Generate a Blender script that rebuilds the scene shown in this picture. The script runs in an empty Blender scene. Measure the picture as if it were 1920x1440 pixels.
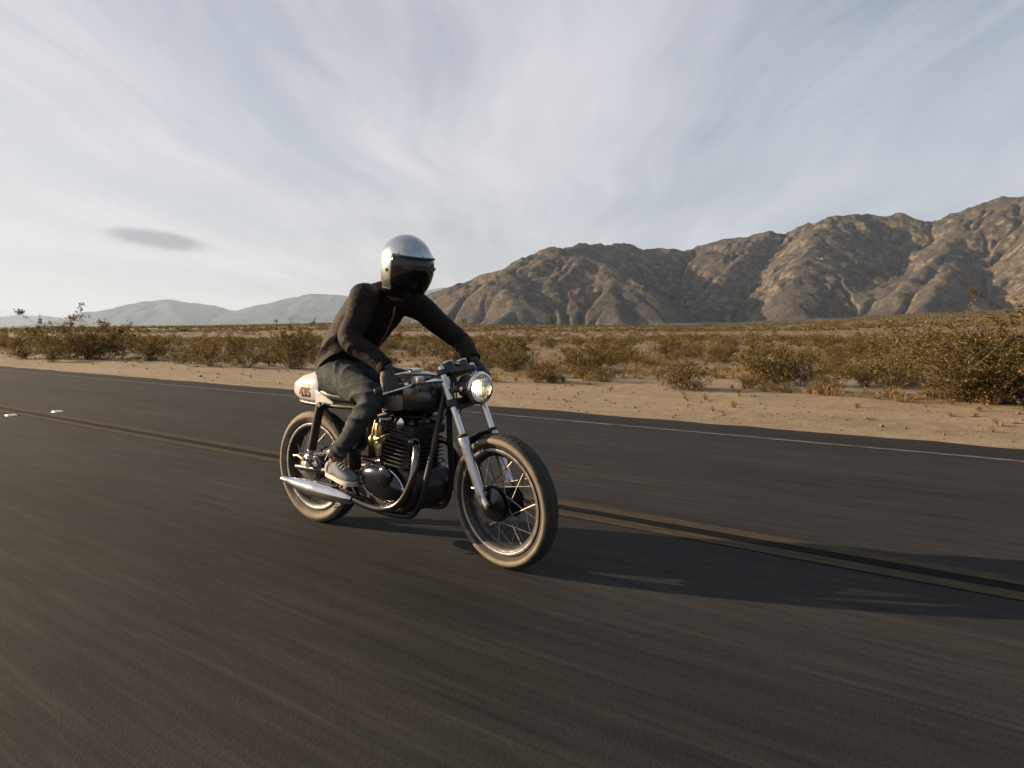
import bpy, bmesh, math, random
import numpy as np
from mathutils import Vector, Matrix, noise
from mathutils.bvhtree import BVHTree

sc = bpy.context.scene
COL = sc.collection
PI = math.pi

# ------------------------------------------------------------------ camera
F_PX, W_PX, H_PX = 1290.0, 1920.0, 1440.0
CAM_H, HORIZON = 1.13, 620.0
AX = 0.588
AY = math.sqrt(1 - AX * AX)
TILT = math.atan((720 - HORIZON) / F_PX)
C_FWD = Vector((-AX, AY, 0)); C_RIGHT = Vector((AY, AX, 0)); UP = Vector((0, 0, 1))
C_LOOK = C_FWD * math.cos(TILT) - UP * math.sin(TILT)
C_UP = UP * math.cos(TILT) + C_FWD * math.sin(TILT)
C_POS = Vector((0, 0, CAM_H))
cam_d = bpy.data.cameras.new('camera')
cam_d.sensor_width = 36.0
cam_d.lens = 36.0 * F_PX / W_PX
cam_d.clip_start = 0.05
cam_d.clip_end = 120000
cam = bpy.data.objects.new('camera', cam_d)
COL.objects.link(cam)
m = Matrix((C_RIGHT, C_UP, -C_LOOK)).transposed().to_4x4()
m.translation = C_POS
cam.matrix_world = m
sc.camera = cam

# ------------------------------------------------------------------ sky
HAZE = 1.75e-5
SUN_EL = math.radians(15.5)
SUN_H = Vector((-0.913, -0.408, 0)).normalized()
SUN_DIR = (SUN_H * math.cos(SUN_EL) + UP * math.sin(SUN_EL)).normalized()
world = bpy.data.worlds.new('World'); sc.world = world
world.use_nodes = True
wn, wl = world.node_tree.nodes, world.node_tree.links
wn.clear()


class G:
    """small helper for node graphs"""
    def __init__(self, nt): self.nt = nt; self.n = nt.nodes; self.l = nt.links
    def put(self, s, v):
        if hasattr(v, 'is_output'): self.l.new(v, s)
        else: s.default_value = v
    def node(self, typ, ins=None, **kw):
        nd = self.n.new(typ)
        for k, v in kw.items(): setattr(nd, k, v)
        for k, v in (ins or {}).items(): self.put(nd.inputs[k], v)
        return nd
    def math(self, op, a, b=0.0, c=0.0, clamp=False):
        nd = self.n.new('ShaderNodeMath'); nd.operation = op; nd.use_clamp = clamp
        for i, v in enumerate((a, b, c)): self.put(nd.inputs[i], v)
        return nd.outputs[0]
    def vmath(self, op, a, b=(0, 0, 0)):
        nd = self.n.new('ShaderNodeVectorMath'); nd.operation = op
        self.put(nd.inputs[0], a); self.put(nd.inputs[1], b)
        return nd.outputs['Value'] if op in ('DOT_PRODUCT', 'LENGTH', 'DISTANCE') else nd.outputs['Vector']
    def mapr(self, v, a, b, c=0.0, d=1.0, smooth=True):
        nd = self.n.new('ShaderNodeMapRange'); nd.interpolation_type = 'SMOOTHSTEP' if smooth else 'LINEAR'
        for k, x in (('Value', v), ('From Min', a), ('From Max', b), ('To Min', c), ('To Max', d)): self.put(nd.inputs[k], x)
        return nd.outputs[0]
    def noise(self, vec, scale=1.0, detail=4.0, rough=0.55, dist=0.0, out=0):
        nd = self.n.new('ShaderNodeTexNoise')
        self.put(nd.inputs['Vector'], vec); self.put(nd.inputs['Scale'], scale)
        nd.inputs['Detail'].default_value = detail; nd.inputs['Roughness'].default_value = rough
        nd.inputs['Distortion'].default_value = dist
        return nd.outputs[out]
    def mix(self, f, a, b, blend='MIX'):
        nd = self.n.new('ShaderNodeMix'); nd.data_type = 'RGBA'; nd.blend_type = blend
        self.put(nd.inputs[0], f); self.put(nd.inputs[6], a); self.put(nd.inputs[7], b)
        return nd.outputs[2]
    def comb(self, x, y, z=0.0):
        nd = self.n.new('ShaderNodeCombineXYZ')
        for i, v in enumerate((x, y, z)): self.put(nd.inputs[i], v)
        return nd.outputs[0]
    def sep(self, v):
        nd = self.n.new('ShaderNodeSeparateXYZ'); self.put(nd.inputs[0], v); return nd.outputs
    def ramp(self, f, stops):
        nd = self.n.new('ShaderNodeValToRGB'); self.put(nd.inputs[0], f)
        cr = nd.color_ramp
        while len(cr.elements) > len(stops): cr.elements.remove(cr.elements[-1])
        while len(cr.elements) < len(stops): cr.elements.new(0.5)
        for e, (p, c) in zip(cr.elements, stops): e.position = p; e.color = (*c, 1) if len(c) == 3 else c
        return nd.outputs[0]


def rgb(r, g, b): return (r, g, b, 1.0)


g = G(world.node_tree)
sky = g.node('ShaderNodeTexSky', sky_type='NISHITA', sun_disc=False, sun_elevation=SUN_EL,
             sun_rotation=math.atan2(SUN_H.x, SUN_H.y), altitude=200, air_density=1.0, dust_density=2.2, ozone_density=1.0)
tc = g.node('ShaderNodeTexCoord')
d = tc.outputs['Generated']
dx, dy, dz = g.sep(d)
dzp = g.math('ADD', g.math('MAXIMUM', dz, 0.0), 0.10)
# the cirrus sheet seen in plan: u across the streaks, v along them (they run away from the viewer)
sa = math.radians(-4)
Sv = Vector((C_FWD.x * math.cos(sa) - C_FWD.y * math.sin(sa), C_FWD.x * math.sin(sa) + C_FWD.y * math.cos(sa), 0))
Su = Vector((Sv.y, -Sv.x, 0))
u = g.math('DIVIDE', g.vmath('DOT_PRODUCT', d, tuple(Su)), dzp)
v = g.math('DIVIDE', g.vmath('DOT_PRODUCT', d, tuple(Sv)), dzp)
warp = g.noise(g.comb(u, v, 3.0), 0.55, 3, 0.5)
wu = g.math('ADD', u, g.math('MULTIPLY', g.math('SUBTRACT', warp, 0.5), 0.85))
streak = g.noise(g.comb(g.math('MULTIPLY', wu, 1.5), g.math('MULTIPLY', v, 0.30), 7.0), 1.35, 6, 0.55, 0.25)
fine = g.noise(g.comb(g.math('MULTIPLY', wu, 4.2), g.math('MULTIPLY', v, 0.42), 1.0), 1.9, 7, 0.66, 0.35)
broad = g.noise(g.comb(u, g.math('MULTIPLY', v, 0.7), 12.4), 0.62, 2, 0.5)
cov = g.math('ADD', g.math('MULTIPLY', streak, 0.62), g.math('ADD', g.math('MULTIPLY', fine, 0.24), g.math('MULTIPLY', broad, 0.55)))
cov = g.mapr(cov, 0.50, 0.92, 0.0, 1.0)
tosun = g.vmath('DOT_PRODUCT', d, tuple(SUN_DIR))
sunside = g.mapr(tosun, -0.35, 0.75)
lowband = g.mapr(dz, 0.02, 0.62, 1.0, 0.0)
cov = g.math('ADD', g.math('MULTIPLY', cov, 0.70), g.math('ADD', 0.04, g.math('MULTIPLY', lowband, 0.40)), clamp=True)
cov = g.math('ADD', cov, g.math('MULTIPLY', sunside, 0.16), clamp=True)
cloud_col = g.mix(sunside, rgb(4.55, 4.80, 5.35), rgb(6.3, 6.0, 6.3))
cloud_col = g.mix(g.math('MULTIPLY', g.mapr(dz, 0.0, 0.16, 1.0, 0.0), sunside), cloud_col, rgb(6.7, 6.2, 6.25))
base = g.mix(0.35, sky.outputs[0], rgb(2.3, 2.9, 3.4))
col = g.mix(cov, base, cloud_col)


def px_dir(x, y):
    return (C_LOOK + C_RIGHT * ((x - 960) / F_PX) - C_UP * ((y - 720) / F_PX)).normalized()


# one small grey lenticular cloud low over the far hills, and a faint grey bank under it
for (cx, cy, rx, ry, amt) in ((296, 449, 0.064, 0.0130, 0.80), (330, 520, 0.24, 0.022, 0.14), (820, 436, 0.16, 0.018, 0.10)):
    c = px_dir(cx, cy)
    hu = Vector((c.y, -c.x, 0)).normalized(); hv = hu.cross(c)
    a = g.math('DIVIDE', g.vmath('DOT_PRODUCT', d, tuple(hu)), rx)
    b = g.math('DIVIDE', g.math('ADD', g.vmath('DOT_PRODUCT', d, tuple(hv)), g.math('MULTIPLY', g.vmath('DOT_PRODUCT', d, tuple(hu)), 0.10)), ry)
    rr = g.math('SQRT', g.math('ADD', g.math('MULTIPLY', a, a), g.math('MULTIPLY', b, b)))
    rr = g.math('ADD', rr, g.math('MULTIPLY', g.math('SUBTRACT', g.noise(d, 34, 5, 0.65), 0.5), 0.7))
    msk = g.math('MULTIPLY', g.mapr(rr, 0.45, 1.15, 1.0, 0.0), g.math('GREATER_THAN', g.vmath('DOT_PRODUCT', d, tuple(c)), 0.5))
    col = g.mix(g.math('MULTIPLY', msk, amt), col, rgb(2.6, 2.75, 3.0))
bg = g.node('ShaderNodeBackground', {'Color': col, 'Strength': 0.055})
wo = g.node('ShaderNodeOutputWorld')
wl.new(bg.outputs[0], wo.inputs['Surface'])

# ------------------------------------------------------------------ sun and exposure
sun_d = bpy.data.lights.new('sun', 'SUN'); sun_d.energy = 5.0; sun_d.angle = math.radians(0.6)
sun_d.color = (1.0, 0.74, 0.47)
sun = bpy.data.objects.new('sun', sun_d); COL.objects.link(sun)
sun.rotation_euler = SUN_DIR.to_track_quat('Z', 'Y').to_euler()
sun.location = (0, 0, 50)
sc.view_settings.view_transform = 'Standard'; sc.view_settings.look = 'None'
sc.view_settings.exposure = 1.2; sc.view_settings.gamma = 1.0
sc.view_settings.use_curve_mapping = False
sc.cycles.volume_bounces = 0
sc.cycles.max_bounces = 8
sc.cycles.use_denoising = True


# ------------------------------------------------------------------ helpers
def on_ground(x, y, z=0.0):
    r = px_dir(x, y); t = (z - CAM_H) / r.z
    return C_POS + r * t


def at_range(x, y, rng):
    """world point on the sight line of a photo position at horizontal distance rng"""
    r = px_dir(x, y); t = rng / math.hypot(r.x, r.y)
    return C_POS + r * t


def link(o, parent=None):
    COL.objects.link(o)
    if parent is not None: o.parent = parent
    return o


def tag(o, label=None, cat=None, group=None, kind=None):
    if label: o['label'] = label
    if cat: o['category'] = cat
    if group: o['group'] = group
    if kind: o['kind'] = kind
    return o


def empty(name, loc=(0, 0, 0), parent=None):
    o = bpy.data.objects.new(name, None); o.empty_display_size = 0.2
    o.location = loc
    return link(o, parent)


def cr(pts, n=6):
    """Catmull-Rom through pts (tuples of any length)"""
    P = [np.array(p, float) for p in pts]
    P = [2 * P[0] - P[1]] + P + [2 * P[-1] - P[-2]]
    out = []
    for i in range(1, len(P) - 2):
        for k in range(n):
            t = k / n
            a, b, c, e = P[i - 1], P[i], P[i + 1], P[i + 2]
            out.append(0.5 * ((2 * b) + (c - a) * t + (2 * a - 5 * b + 4 * c - e) * t * t + (3 * b - a - 3 * c + e) * t ** 3))
    out.append(P[-2])
    return [tuple(p) for p in out]


class MB:
    def __init__(self): self.v = []; self.f = []
    def ring(self, pts):
        i = len(self.v); self.v += [tuple(p) for p in pts]; return list(range(i, i + len(pts)))
    def bridge(self, a, b):
        n = len(a)
        for k in range(n): self.f.append((a[k], a[(k + 1) % n], b[(k + 1) % n], b[k]))
    def loft(self, secs, cap=True):
        R = [self.ring(s) for s in secs]
        for a, b in zip(R, R[1:]): self.bridge(a, b)
        if cap:
            self.f.append(tuple(reversed(R[0]))); self.f.append(tuple(R[-1]))
        return self
    def tube(self, pts, r, n=10, cap=True, side=None, close=False):
        """r: number, or a list of numbers or (a, b) pairs; a is along the side vector"""
        P = [Vector(p[:3]) for p in pts]
        if not isinstance(r, (list, tuple)): r = [r] * len(P)
        if len(r) != len(P):
            xs = np.linspace(0, 1, len(r)); xq = np.linspace(0, 1, len(P))
            if isinstance(r[0], (list, tuple)):
                r = list(zip(np.interp(xq, xs, [q[0] for q in r]), np.interp(xq, xs, [q[1] for q in r])))
            else: r = list(np.interp(xq, xs, r))
        secs = []; prev = Vector(side) if side else None
        for i, p in enumerate(P):
            if close: t = P[(i + 1) % len(P)] - P[i - 1]
            else: t = P[min(i + 1, len(P) - 1)] - P[max(i - 1, 0)]
            t.normalize()
            if prev is None: prev = t.orthogonal()
            s = prev - t * prev.dot(t)
            if s.length < 1e-6: s = t.orthogonal()
            s.normalize(); b = t.cross(s)
            if side is None: prev = s
            ra, rb = r[i] if isinstance(r[i], (list, tuple)) else (r[i], r[i])
            secs.append([p + s * (ra * math.cos(2 * PI * k / n)) + b * (rb * math.sin(2 * PI * k / n)) for k in range(n)])
        if close:
            R = [self.ring(s) for s in secs]
            for i in range(len(R)): self.bridge(R[i - 1], R[i])
        else: self.loft(secs, cap)
        return self
    def lathe(self, prof, o=(0, 0, 0), axis=(0, 1, 0), n=32, closed=False, cap=True, scale=(1, 1)):
        """prof: (radius, along axis)"""
        ax = Vector(axis).normalized()
        s = Vector((1, 0, 0)) if abs(ax.x) < 0.9 else Vector((0, 0, 1))
        s = (s - ax * s.dot(ax)).normalized(); b = ax.cross(s); o = Vector(o)
        R = []
        for (r, t) in prof:
            R.append(self.ring([o + ax * t + s * (r * scale[0] * math.cos(2 * PI * k / n)) + b * (r * scale[1] * math.sin(2 * PI * k / n)) for k in range(n)]))
        for a, c in zip(R, R[1:]): self.bridge(a, c)
        if closed: self.bridge(R[-1], R[0])
        elif cap:
            self.f.append(tuple(reversed(R[0]))); self.f.append(tuple(R[-1]))
        return self
    def box(self, c, s, rot=None):
        c = Vector(c); R = rot or Matrix.Identity(3)
        i = len(self.v)
        for a in (-1, 1):
            for b in (-1, 1):
                for e in (-1, 1): self.v.append(tuple(c + R @ Vector((a * s[0] / 2, b * s[1] / 2, e * s[2] / 2))))
        for q in ((0, 1, 3, 2), (4, 6, 7, 5), (0, 4, 5, 1), (2, 3, 7, 6), (0, 2, 6, 4), (1, 5, 7, 3)):
            self.f.append(tuple(i + k for k in q))
        return self
    def ball(self, c, r, n=16, mmm=10, rot=None):
        c = Vector(c); r = r if isinstance(r, (tuple, list)) else (r, r, r); R = rot or Matrix.Identity(3)
        secs = []
        for j in range(mmm + 1):
            t = -PI / 2 + 0.08 + (PI - 0.16) * j / mmm
            secs.append([c + R @ Vector((r[0] * math.cos(t) * math.cos(2 * PI * k / n), r[1] * math.cos(t) * math.sin(2 * PI * k / n), r[2] * math.sin(t))) for k in range(n)])
        return self.loft(secs)
    def mesh(self, name='m'):
        me = bpy.data.meshes.new(name); me.from_pydata([tuple(p) for p in self.v], [], self.f); me.update()
        bm = bmesh.new(); bm.from_mesh(me); bmesh.ops.recalc_face_normals(bm, faces=bm.faces); bm.to_mesh(me); bm.free()
        return me
    def build(self, name, mat, parent=None, smooth=True, angle=38, bevel=0.0, seg=2):
        me = self.mesh(name)
        return mesh_obj(name, me, mat, parent, smooth, angle, bevel, seg)


def mesh_obj(name, me, mat, parent=None, smooth=True, angle=38, bevel=0.0, seg=2):
    if mat is not None: me.materials.append(mat)
    if smooth:
        me.polygons.foreach_set('use_smooth', [True] * len(me.polygons))
        me.set_sharp_from_angle(angle=math.radians(angle))
    else:
        me.polygons.foreach_set('use_smooth', [False] * len(me.polygons))
    o = bpy.data.objects.new(name, me)
    link(o, parent)
    if bevel > 0:
        md = o.modifiers.new('bevel', 'BEVEL'); md.width = bevel; md.segments = seg; md.limit_method = 'ANGLE'; md.angle_limit = math.radians(35)
    return o


def fast_mesh(name, verts, quads, mat, parent=None, smooth=False):
    """numpy arrays: verts n x 3, faces m x k (k = 3 or 4)"""
    me = bpy.data.meshes.new(name)
    verts = np.ascontiguousarray(verts, np.float32); quads = np.ascontiguousarray(quads, np.int32)
    k = quads.shape[1]; nf = len(quads)
    me.vertices.add(len(verts)); me.vertices.foreach_set('co', verts.ravel())
    me.loops.add(nf * k); me.loops.foreach_set('vertex_index', quads.ravel())
    me.polygons.add(nf); me.polygons.foreach_set('loop_start', np.arange(0, nf * k, k, dtype=np.int32))
    me.polygons.foreach_set('use_smooth', np.full(nf, bool(smooth)))
    me.update(calc_edges=True)
    if mat is not None: me.materials.append(mat)
    o = bpy.data.objects.new(name, me)
    return link(o, parent)


def grid_quads(nu, nv):
    i = np.arange(nu * nv).reshape(nu, nv)
    return np.stack([i[:-1, :-1].ravel(), i[1:, :-1].ravel(), i[1:, 1:].ravel(), i[:-1, 1:].ravel()], 1)


def vnoise(x, y, seed=0):
    """smooth lattice noise -1..1, numpy"""
    xi = np.floor(x).astype(np.int64); yi = np.floor(y).astype(np.int64)
    fx = x - xi; fy = y - yi
    fx = fx * fx * fx * (fx * (fx * 6 - 15) + 10); fy = fy * fy * fy * (fy * (fy * 6 - 15) + 10)
    def h(a, b):
        n = (a * 374761393 + b * 668265263 + seed * 1274126177) & 0xFFFFFFFF
        n = ((n ^ (n >> 13)) * 1274126177) & 0xFFFFFFFF
        n = (n ^ (n >> 16)) & 0xFFFF
        return n / 32767.5 - 1
    a = h(xi, yi); b = h(xi + 1, yi); c = h(xi, yi + 1); e = h(xi + 1, yi + 1)
    return (a * (1 - fx) + b * fx) * (1 - fy) + (c * (1 - fx) + e * fx) * fy


def fbm(x, y, octv=5, seed=0, ridged=False, gain=0.5):
    s = 0; a = 1.0; tot = 0
    for o in range(octv):
        n = vnoise(x * 2 ** o + 17.3 * o, y * 2 ** o - 9.1 * o, seed + o)
        if ridged: n = 1 - 2 * np.abs(n)
        s = s + a * n; tot += a; a *= gain
    return s / tot


# ------------------------------------------------------------------ materials
def new_mat(name):
    mt = bpy.data.materials.new(name); mt.use_nodes = True
    nt = mt.node_tree; nt.nodes.clear()
    gg = G(nt)
    out = gg.node('ShaderNodeOutputMaterial')
    b = gg.node('ShaderNodeBsdfPrincipled')
    nt.links.new(b.outputs[0], out.inputs['Surface'])
    return mt, gg, b, out


def bump(gg, b, h, strength=0.3, dist=0.01):
    nd = gg.node('ShaderNodeBump', {'Height': h, 'Strength': strength, 'Distance': dist})
    gg.l.new(nd.outputs[0], b.inputs['Normal'])
    return nd


def simple(name, col, rough=0.5, metal=0.0, var=0.15, scale=20, rvar=0.1, bmp=0.0, bscale=200, coat=0.0, dirt=None, dscale=6):
    mt, gg, b, out = new_mat(name)
    tcn = gg.node('ShaderNodeTexCoord'); P = tcn.outputs['Object']
    n = gg.noise(P, scale, 5, 0.6)
    c1 = tuple(max(0, x * (1 - var)) for x in col) + (1,); c2 = tuple(x * (1 + var) for x in col) + (1,)
    c = gg.mix(n, c1, c2)
    if dirt:
        dn = gg.mapr(gg.noise(P, dscale, 6, 0.65), 0.45, 0.72, 0, dirt[3])
        c = gg.mix(dn, c, (*dirt[:3], 1))
    gg.put(b.inputs['Base Color'], c)
    gg.put(b.inputs['Roughness'], gg.mapr(n, 0.2, 0.8, max(0.02, rough - rvar), min(1, rough + rvar)))
    b.inputs['Metallic'].default_value = metal
    if coat: b.inputs['Coat Weight'].default_value = coat; b.inputs['Coat Roughness'].default_value = 0.08
    if bmp: bump(gg, b, gg.noise(P, bscale, 4, 0.6), bmp, 0.002)
    return mt


M = {}
M['black_paint'] = simple('black gloss paint', (0.012, 0.012, 0.013), 0.22, 0, 0.2, 8, 0.06, coat=0.6, dirt=(0.10, 0.08, 0.055, 0.18))
M['frame_black'] = simple('black frame paint', (0.014, 0.013, 0.013), 0.38, 0, 0.2, 12, 0.1, dirt=(0.10, 0.08, 0.055, 0.3))
M['engine_black'] = simple('engine castings', (0.013, 0.013, 0.014), 0.50, 0.1, 0.3, 30, 0.12, 0.25, 260, dirt=(0.09, 0.07, 0.05, 0.35))
M['engine_polish'] = simple('polished dark engine cover', (0.040, 0.046, 0.056), 0.16, 0.9, 0.2, 10, 0.06, dirt=(0.05, 0.04, 0.03, 0.25))
M['chrome'] = simple('chrome', (0.62, 0.62, 0.63), 0.12, 1.0, 0.08, 14, 0.06, dirt=(0.30, 0.24, 0.17, 0.25))
M['alu'] = simple('brushed aluminium', (0.50, 0.51, 0.53), 0.32, 1.0, 0.12, 40, 0.08, dirt=(0.25, 0.21, 0.16, 0.3))
M['spoke'] = simple('dull steel spokes', (0.22, 0.21, 0.19), 0.4, 1.0, 0.2, 40, 0.1)
M['brass'] = simple('tarnished carburettor alloy', (0.46, 0.36, 0.20), 0.38, 1.0, 0.25, 60, 0.1)
M['rubber'] = simple('black rubber', (0.018, 0.018, 0.018), 0.75, 0, 0.2, 30, 0.1, 0.2, 300)
M['leather'] = simple('black seat vinyl', (0.020, 0.018, 0.016), 0.5, 0, 0.25, 40, 0.1, 0.3, 350)
M['cowl_white'] = simple('white cowl paint', (0.52, 0.50, 0.48), 0.3, 0, 0.04, 9, 0.06, coat=0.4, dirt=(0.45, 0.36, 0.26, 0.25))
M['ink_red'] = simple('number lettering', (0.10, 0.025, 0.015), 0.5)
M['ink_grey'] = simple('small grey lettering', (0.20, 0.19, 0.20), 0.5)
M['pad'] = simple('grey green tank patch', (0.16, 0.165, 0.135), 0.55, 0, 0.1, 40, 0.1, 0.2, 300)
M['helmet'] = simple('silver flake helmet', (0.40, 0.44, 0.46), 0.26, 0.92, 0.10, 500, 0.06, coat=0.5)
M['visor'] = simple('dark face shield', (0.004, 0.004, 0.005), 0.09, 0, 0.1, 4, 0.03)
M['visor_reflection'] = simple('painted goggle reflection', (0.05, 0.05, 0.052), 0.3)
M['skin'] = simple('skin', (0.17, 0.092, 0.057), 0.5, 0, 0.12, 25, 0.08, 0.15, 240)
M['glove'] = simple('dark brown glove leather', (0.020, 0.013, 0.009), 0.55, 0, 0.3, 40, 0.1, 0.3, 300)
M['shoe'] = simple('grey blue canvas shoe', (0.12, 0.15, 0.185), 0.8, 0, 0.25, 60, 0.08, 0.4, 500, dirt=(0.25, 0.2, 0.14, 0.3))
M['sole'] = simple('white rubber sole', (0.45, 0.43, 0.39), 0.6, 0, 0.1, 40, 0.08, dirt=(0.25, 0.19, 0.12, 0.5))


def cloth(name, c1, c2, rough, scale, weave, fold, dirt=None):
    mt, gg, b, out = new_mat(name)
    P = gg.node('ShaderNodeTexCoord').outputs['Object']
    big = gg.noise(P, scale, 5, 0.62)
    c = gg.mix(gg.mapr(big, 0.3, 0.7), (*c1, 1), (*c2, 1))
    if dirt: c = gg.mix(gg.mapr(gg.noise(P, 14, 5, 0.6), 0.5, 0.75, 0, dirt[3]), c, (*dirt[:3], 1))
    gg.put(b.inputs['Base Color'], c)
    gg.put(b.inputs['Roughness'], rough)
    b.inputs['Sheen Weight'].default_value = 0.0; b.inputs['Specular IOR Level'].default_value = 0.22
    f = gg.noise(gg.vmath('MULTIPLY', P, (1, 1, 2.2)), fold, 4, 0.6, 1.2)
    w = gg.noise(P, weave, 2, 0.5)
    h = gg.math('ADD', f, gg.math('MULTIPLY', w, 0.12))
    bump(gg, b, h, 0.55, 0.012)
    return mt


M['jacket'] = cloth('waxed dark jacket', (0.0018, 0.0016, 0.0014), (0.0165, 0.0092, 0.0050), 0.72, 18, 700, 22)
M['jeans'] = cloth('faded grey green jeans', (0.018, 0.024, 0.029), (0.054, 0.063, 0.062), 0.88, 12, 900, 16)


def tyre_mat():
    mt, gg, b, out = new_mat('dusty tyre rubber')
    P = gg.node('ShaderNodeTexCoord').outputs['Object']
    x, y, z = gg.sep(P)
    r = gg.math('SQRT', gg.math('ADD', gg.math('MULTIPLY', x, x), gg.math('MULTIPLY', z, z)))
    n = gg.noise(P, 18, 5, 0.62)
    ang = gg.math('ARCTAN2', z, x)
    ringn = gg.noise(gg.comb(gg.math('MULTIPLY', r, 70), gg.math('MULTIPLY', ang, 0.6), gg.math('MULTIPLY', y, 8)), 1.0, 3, 0.6)
    dust = gg.math('ADD', gg.math('MULTIPLY', n, 0.5), gg.math('MULTIPLY', ringn, 0.5))
    c = gg.ramp(dust, [(0.25, (0.075, 0.063, 0.046)), (0.5, (0.180, 0.150, 0.105)), (0.75, (0.265, 0.220, 0.155))])
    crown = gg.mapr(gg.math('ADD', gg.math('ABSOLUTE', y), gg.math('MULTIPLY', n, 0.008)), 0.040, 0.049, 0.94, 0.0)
    c = gg.mix(crown, c, rgb(0.015, 0.014, 0.012))  # shade on the tread face painted in as a darker rubber crown
    gg.put(b.inputs['Base Color'], c); b.inputs['Roughness'].default_value = 0.85
    # tread: shallow sawn blocks on the crown
    saw = gg.math('SINE', gg.math('ADD', gg.math('MULTIPLY', ang, 90), gg.math('MULTIPLY', gg.math('ABSOLUTE', y), 140)))
    bump(gg, b, gg.math('ADD', gg.math('MULTIPLY', gg.math('GREATER_THAN', saw, -0.3), 0.5), gg.math('MULTIPLY', n, 0.3)), 0.25, 0.002)
    return mt


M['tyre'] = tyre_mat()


def asphalt_mat():
    mt, gg, b, out = new_mat('worn asphalt')
    P = gg.node('ShaderNodeTexCoord').outputs['Object']
    x, y, z = gg.sep(P)
    S = gg.comb(gg.math('MULTIPLY', x, 0.05), y, z)
    s1 = gg.noise(S, 2.6, 5, 0.62, 0.3)
    s2 = gg.noise(gg.comb(gg.math('MULTIPLY', x, 0.07), y, z), 14, 4, 0.6)
    patch = gg.noise(P, 0.45, 4, 0.55)
    grain = gg.noise(gg.comb(gg.math('MULTIPLY', x, 0.45), y, z), 210, 2, 0.7)
    stones = gg.node('ShaderNodeTexVoronoi', {'Vector': P, 'Scale': 95.0}).outputs['Distance']
    s3 = gg.noise(gg.comb(gg.math('MULTIPLY', x, 0.035), y, z), 42, 3, 0.6)
    k = gg.math('ADD', gg.math('MULTIPLY', s1, 0.24), gg.math('ADD', gg.math('ADD', gg.math('MULTIPLY', s2, 0.30), gg.math('MULTIPLY', s3, 0.25)), gg.math('MULTIPLY', patch, 0.15)))
    c = gg.ramp(k, [(0.38, (0.0145, 0.0145, 0.0143)), (0.49, (0.0255, 0.0249, 0.0237)), (0.60, (0.0415, 0.0397, 0.0367))])
    # the shoulder strip outside the edge line is newer and darker
    sh = gg.mapr(gg.math('ADD', y, gg.math('MULTIPLY', s1, 0.10)), 7.50, 7.58)
    c = gg.mix(gg.math('MULTIPLY', sh, 0.45), c, rgb(0.009, 0.0088, 0.0085))
    # oil-dark centre of each lane and paler wheel tracks
    lane = gg.math('MULTIPLY', gg.math('COSINE', gg.math('MULTIPLY', gg.math('SUBTRACT', y, 1.83), 2 * PI / 1.84)), 0.10)
    c = gg.mix(1.0, c, gg.comb(gg.math('SUBTRACT', 1.0, lane), gg.math('SUBTRACT', 1.0, lane), gg.math('SUBTRACT', 1.0, lane)), 'MULTIPLY')
    c = gg.mix(gg.mapr(grain, 0.58, 0.78, 0, 0.5), c, rgb(0.052, 0.048, 0.042))
    c = gg.mix(gg.mapr(grain, 0.42, 0.25, 0, 0.5), c, rgb(0.006, 0.006, 0.006))
    gg.put(b.inputs['Base Color'], c)
    gg.put(b.inputs['Roughness'], gg.mapr(s1, 0.3, 0.7, 0.78, 0.95)); b.inputs['Specular IOR Level'].default_value = 0.12
    h = gg.math('ADD', gg.math('MULTIPLY', stones, 0.7), gg.math('MULTIPLY', grain, 0.5))
    bump(gg, b, h, 0.35, 0.003)
    return mt


def paint_mat(name, col, under, wear=0.5):
    mt, gg, b, out = new_mat(name)
    P = gg.node('ShaderNodeTexCoord').outputs['Object']
    x, y, z = gg.sep(P)
    n = gg.noise(gg.comb(gg.math('MULTIPLY', x, 0.35), y, z), 16, 6, 0.7)
    gr = gg.noise(P, 130, 3, 0.7)
    k = gg.math('ADD', gg.math('MULTIPLY', n, 0.6), gg.math('MULTIPLY', gr, 0.4))
    c = gg.mix(gg.mapr(k, wear - 0.1, wear + 0.1), (*col, 1), (*under, 1))
    gg.put(b.inputs['Base Color'], c); b.inputs['Roughness'].default_value = 0.85; b.inputs['Specular IOR Level'].default_value = 0.1
    bump(gg, b, gr, 0.4, 0.003)
    return mt


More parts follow.
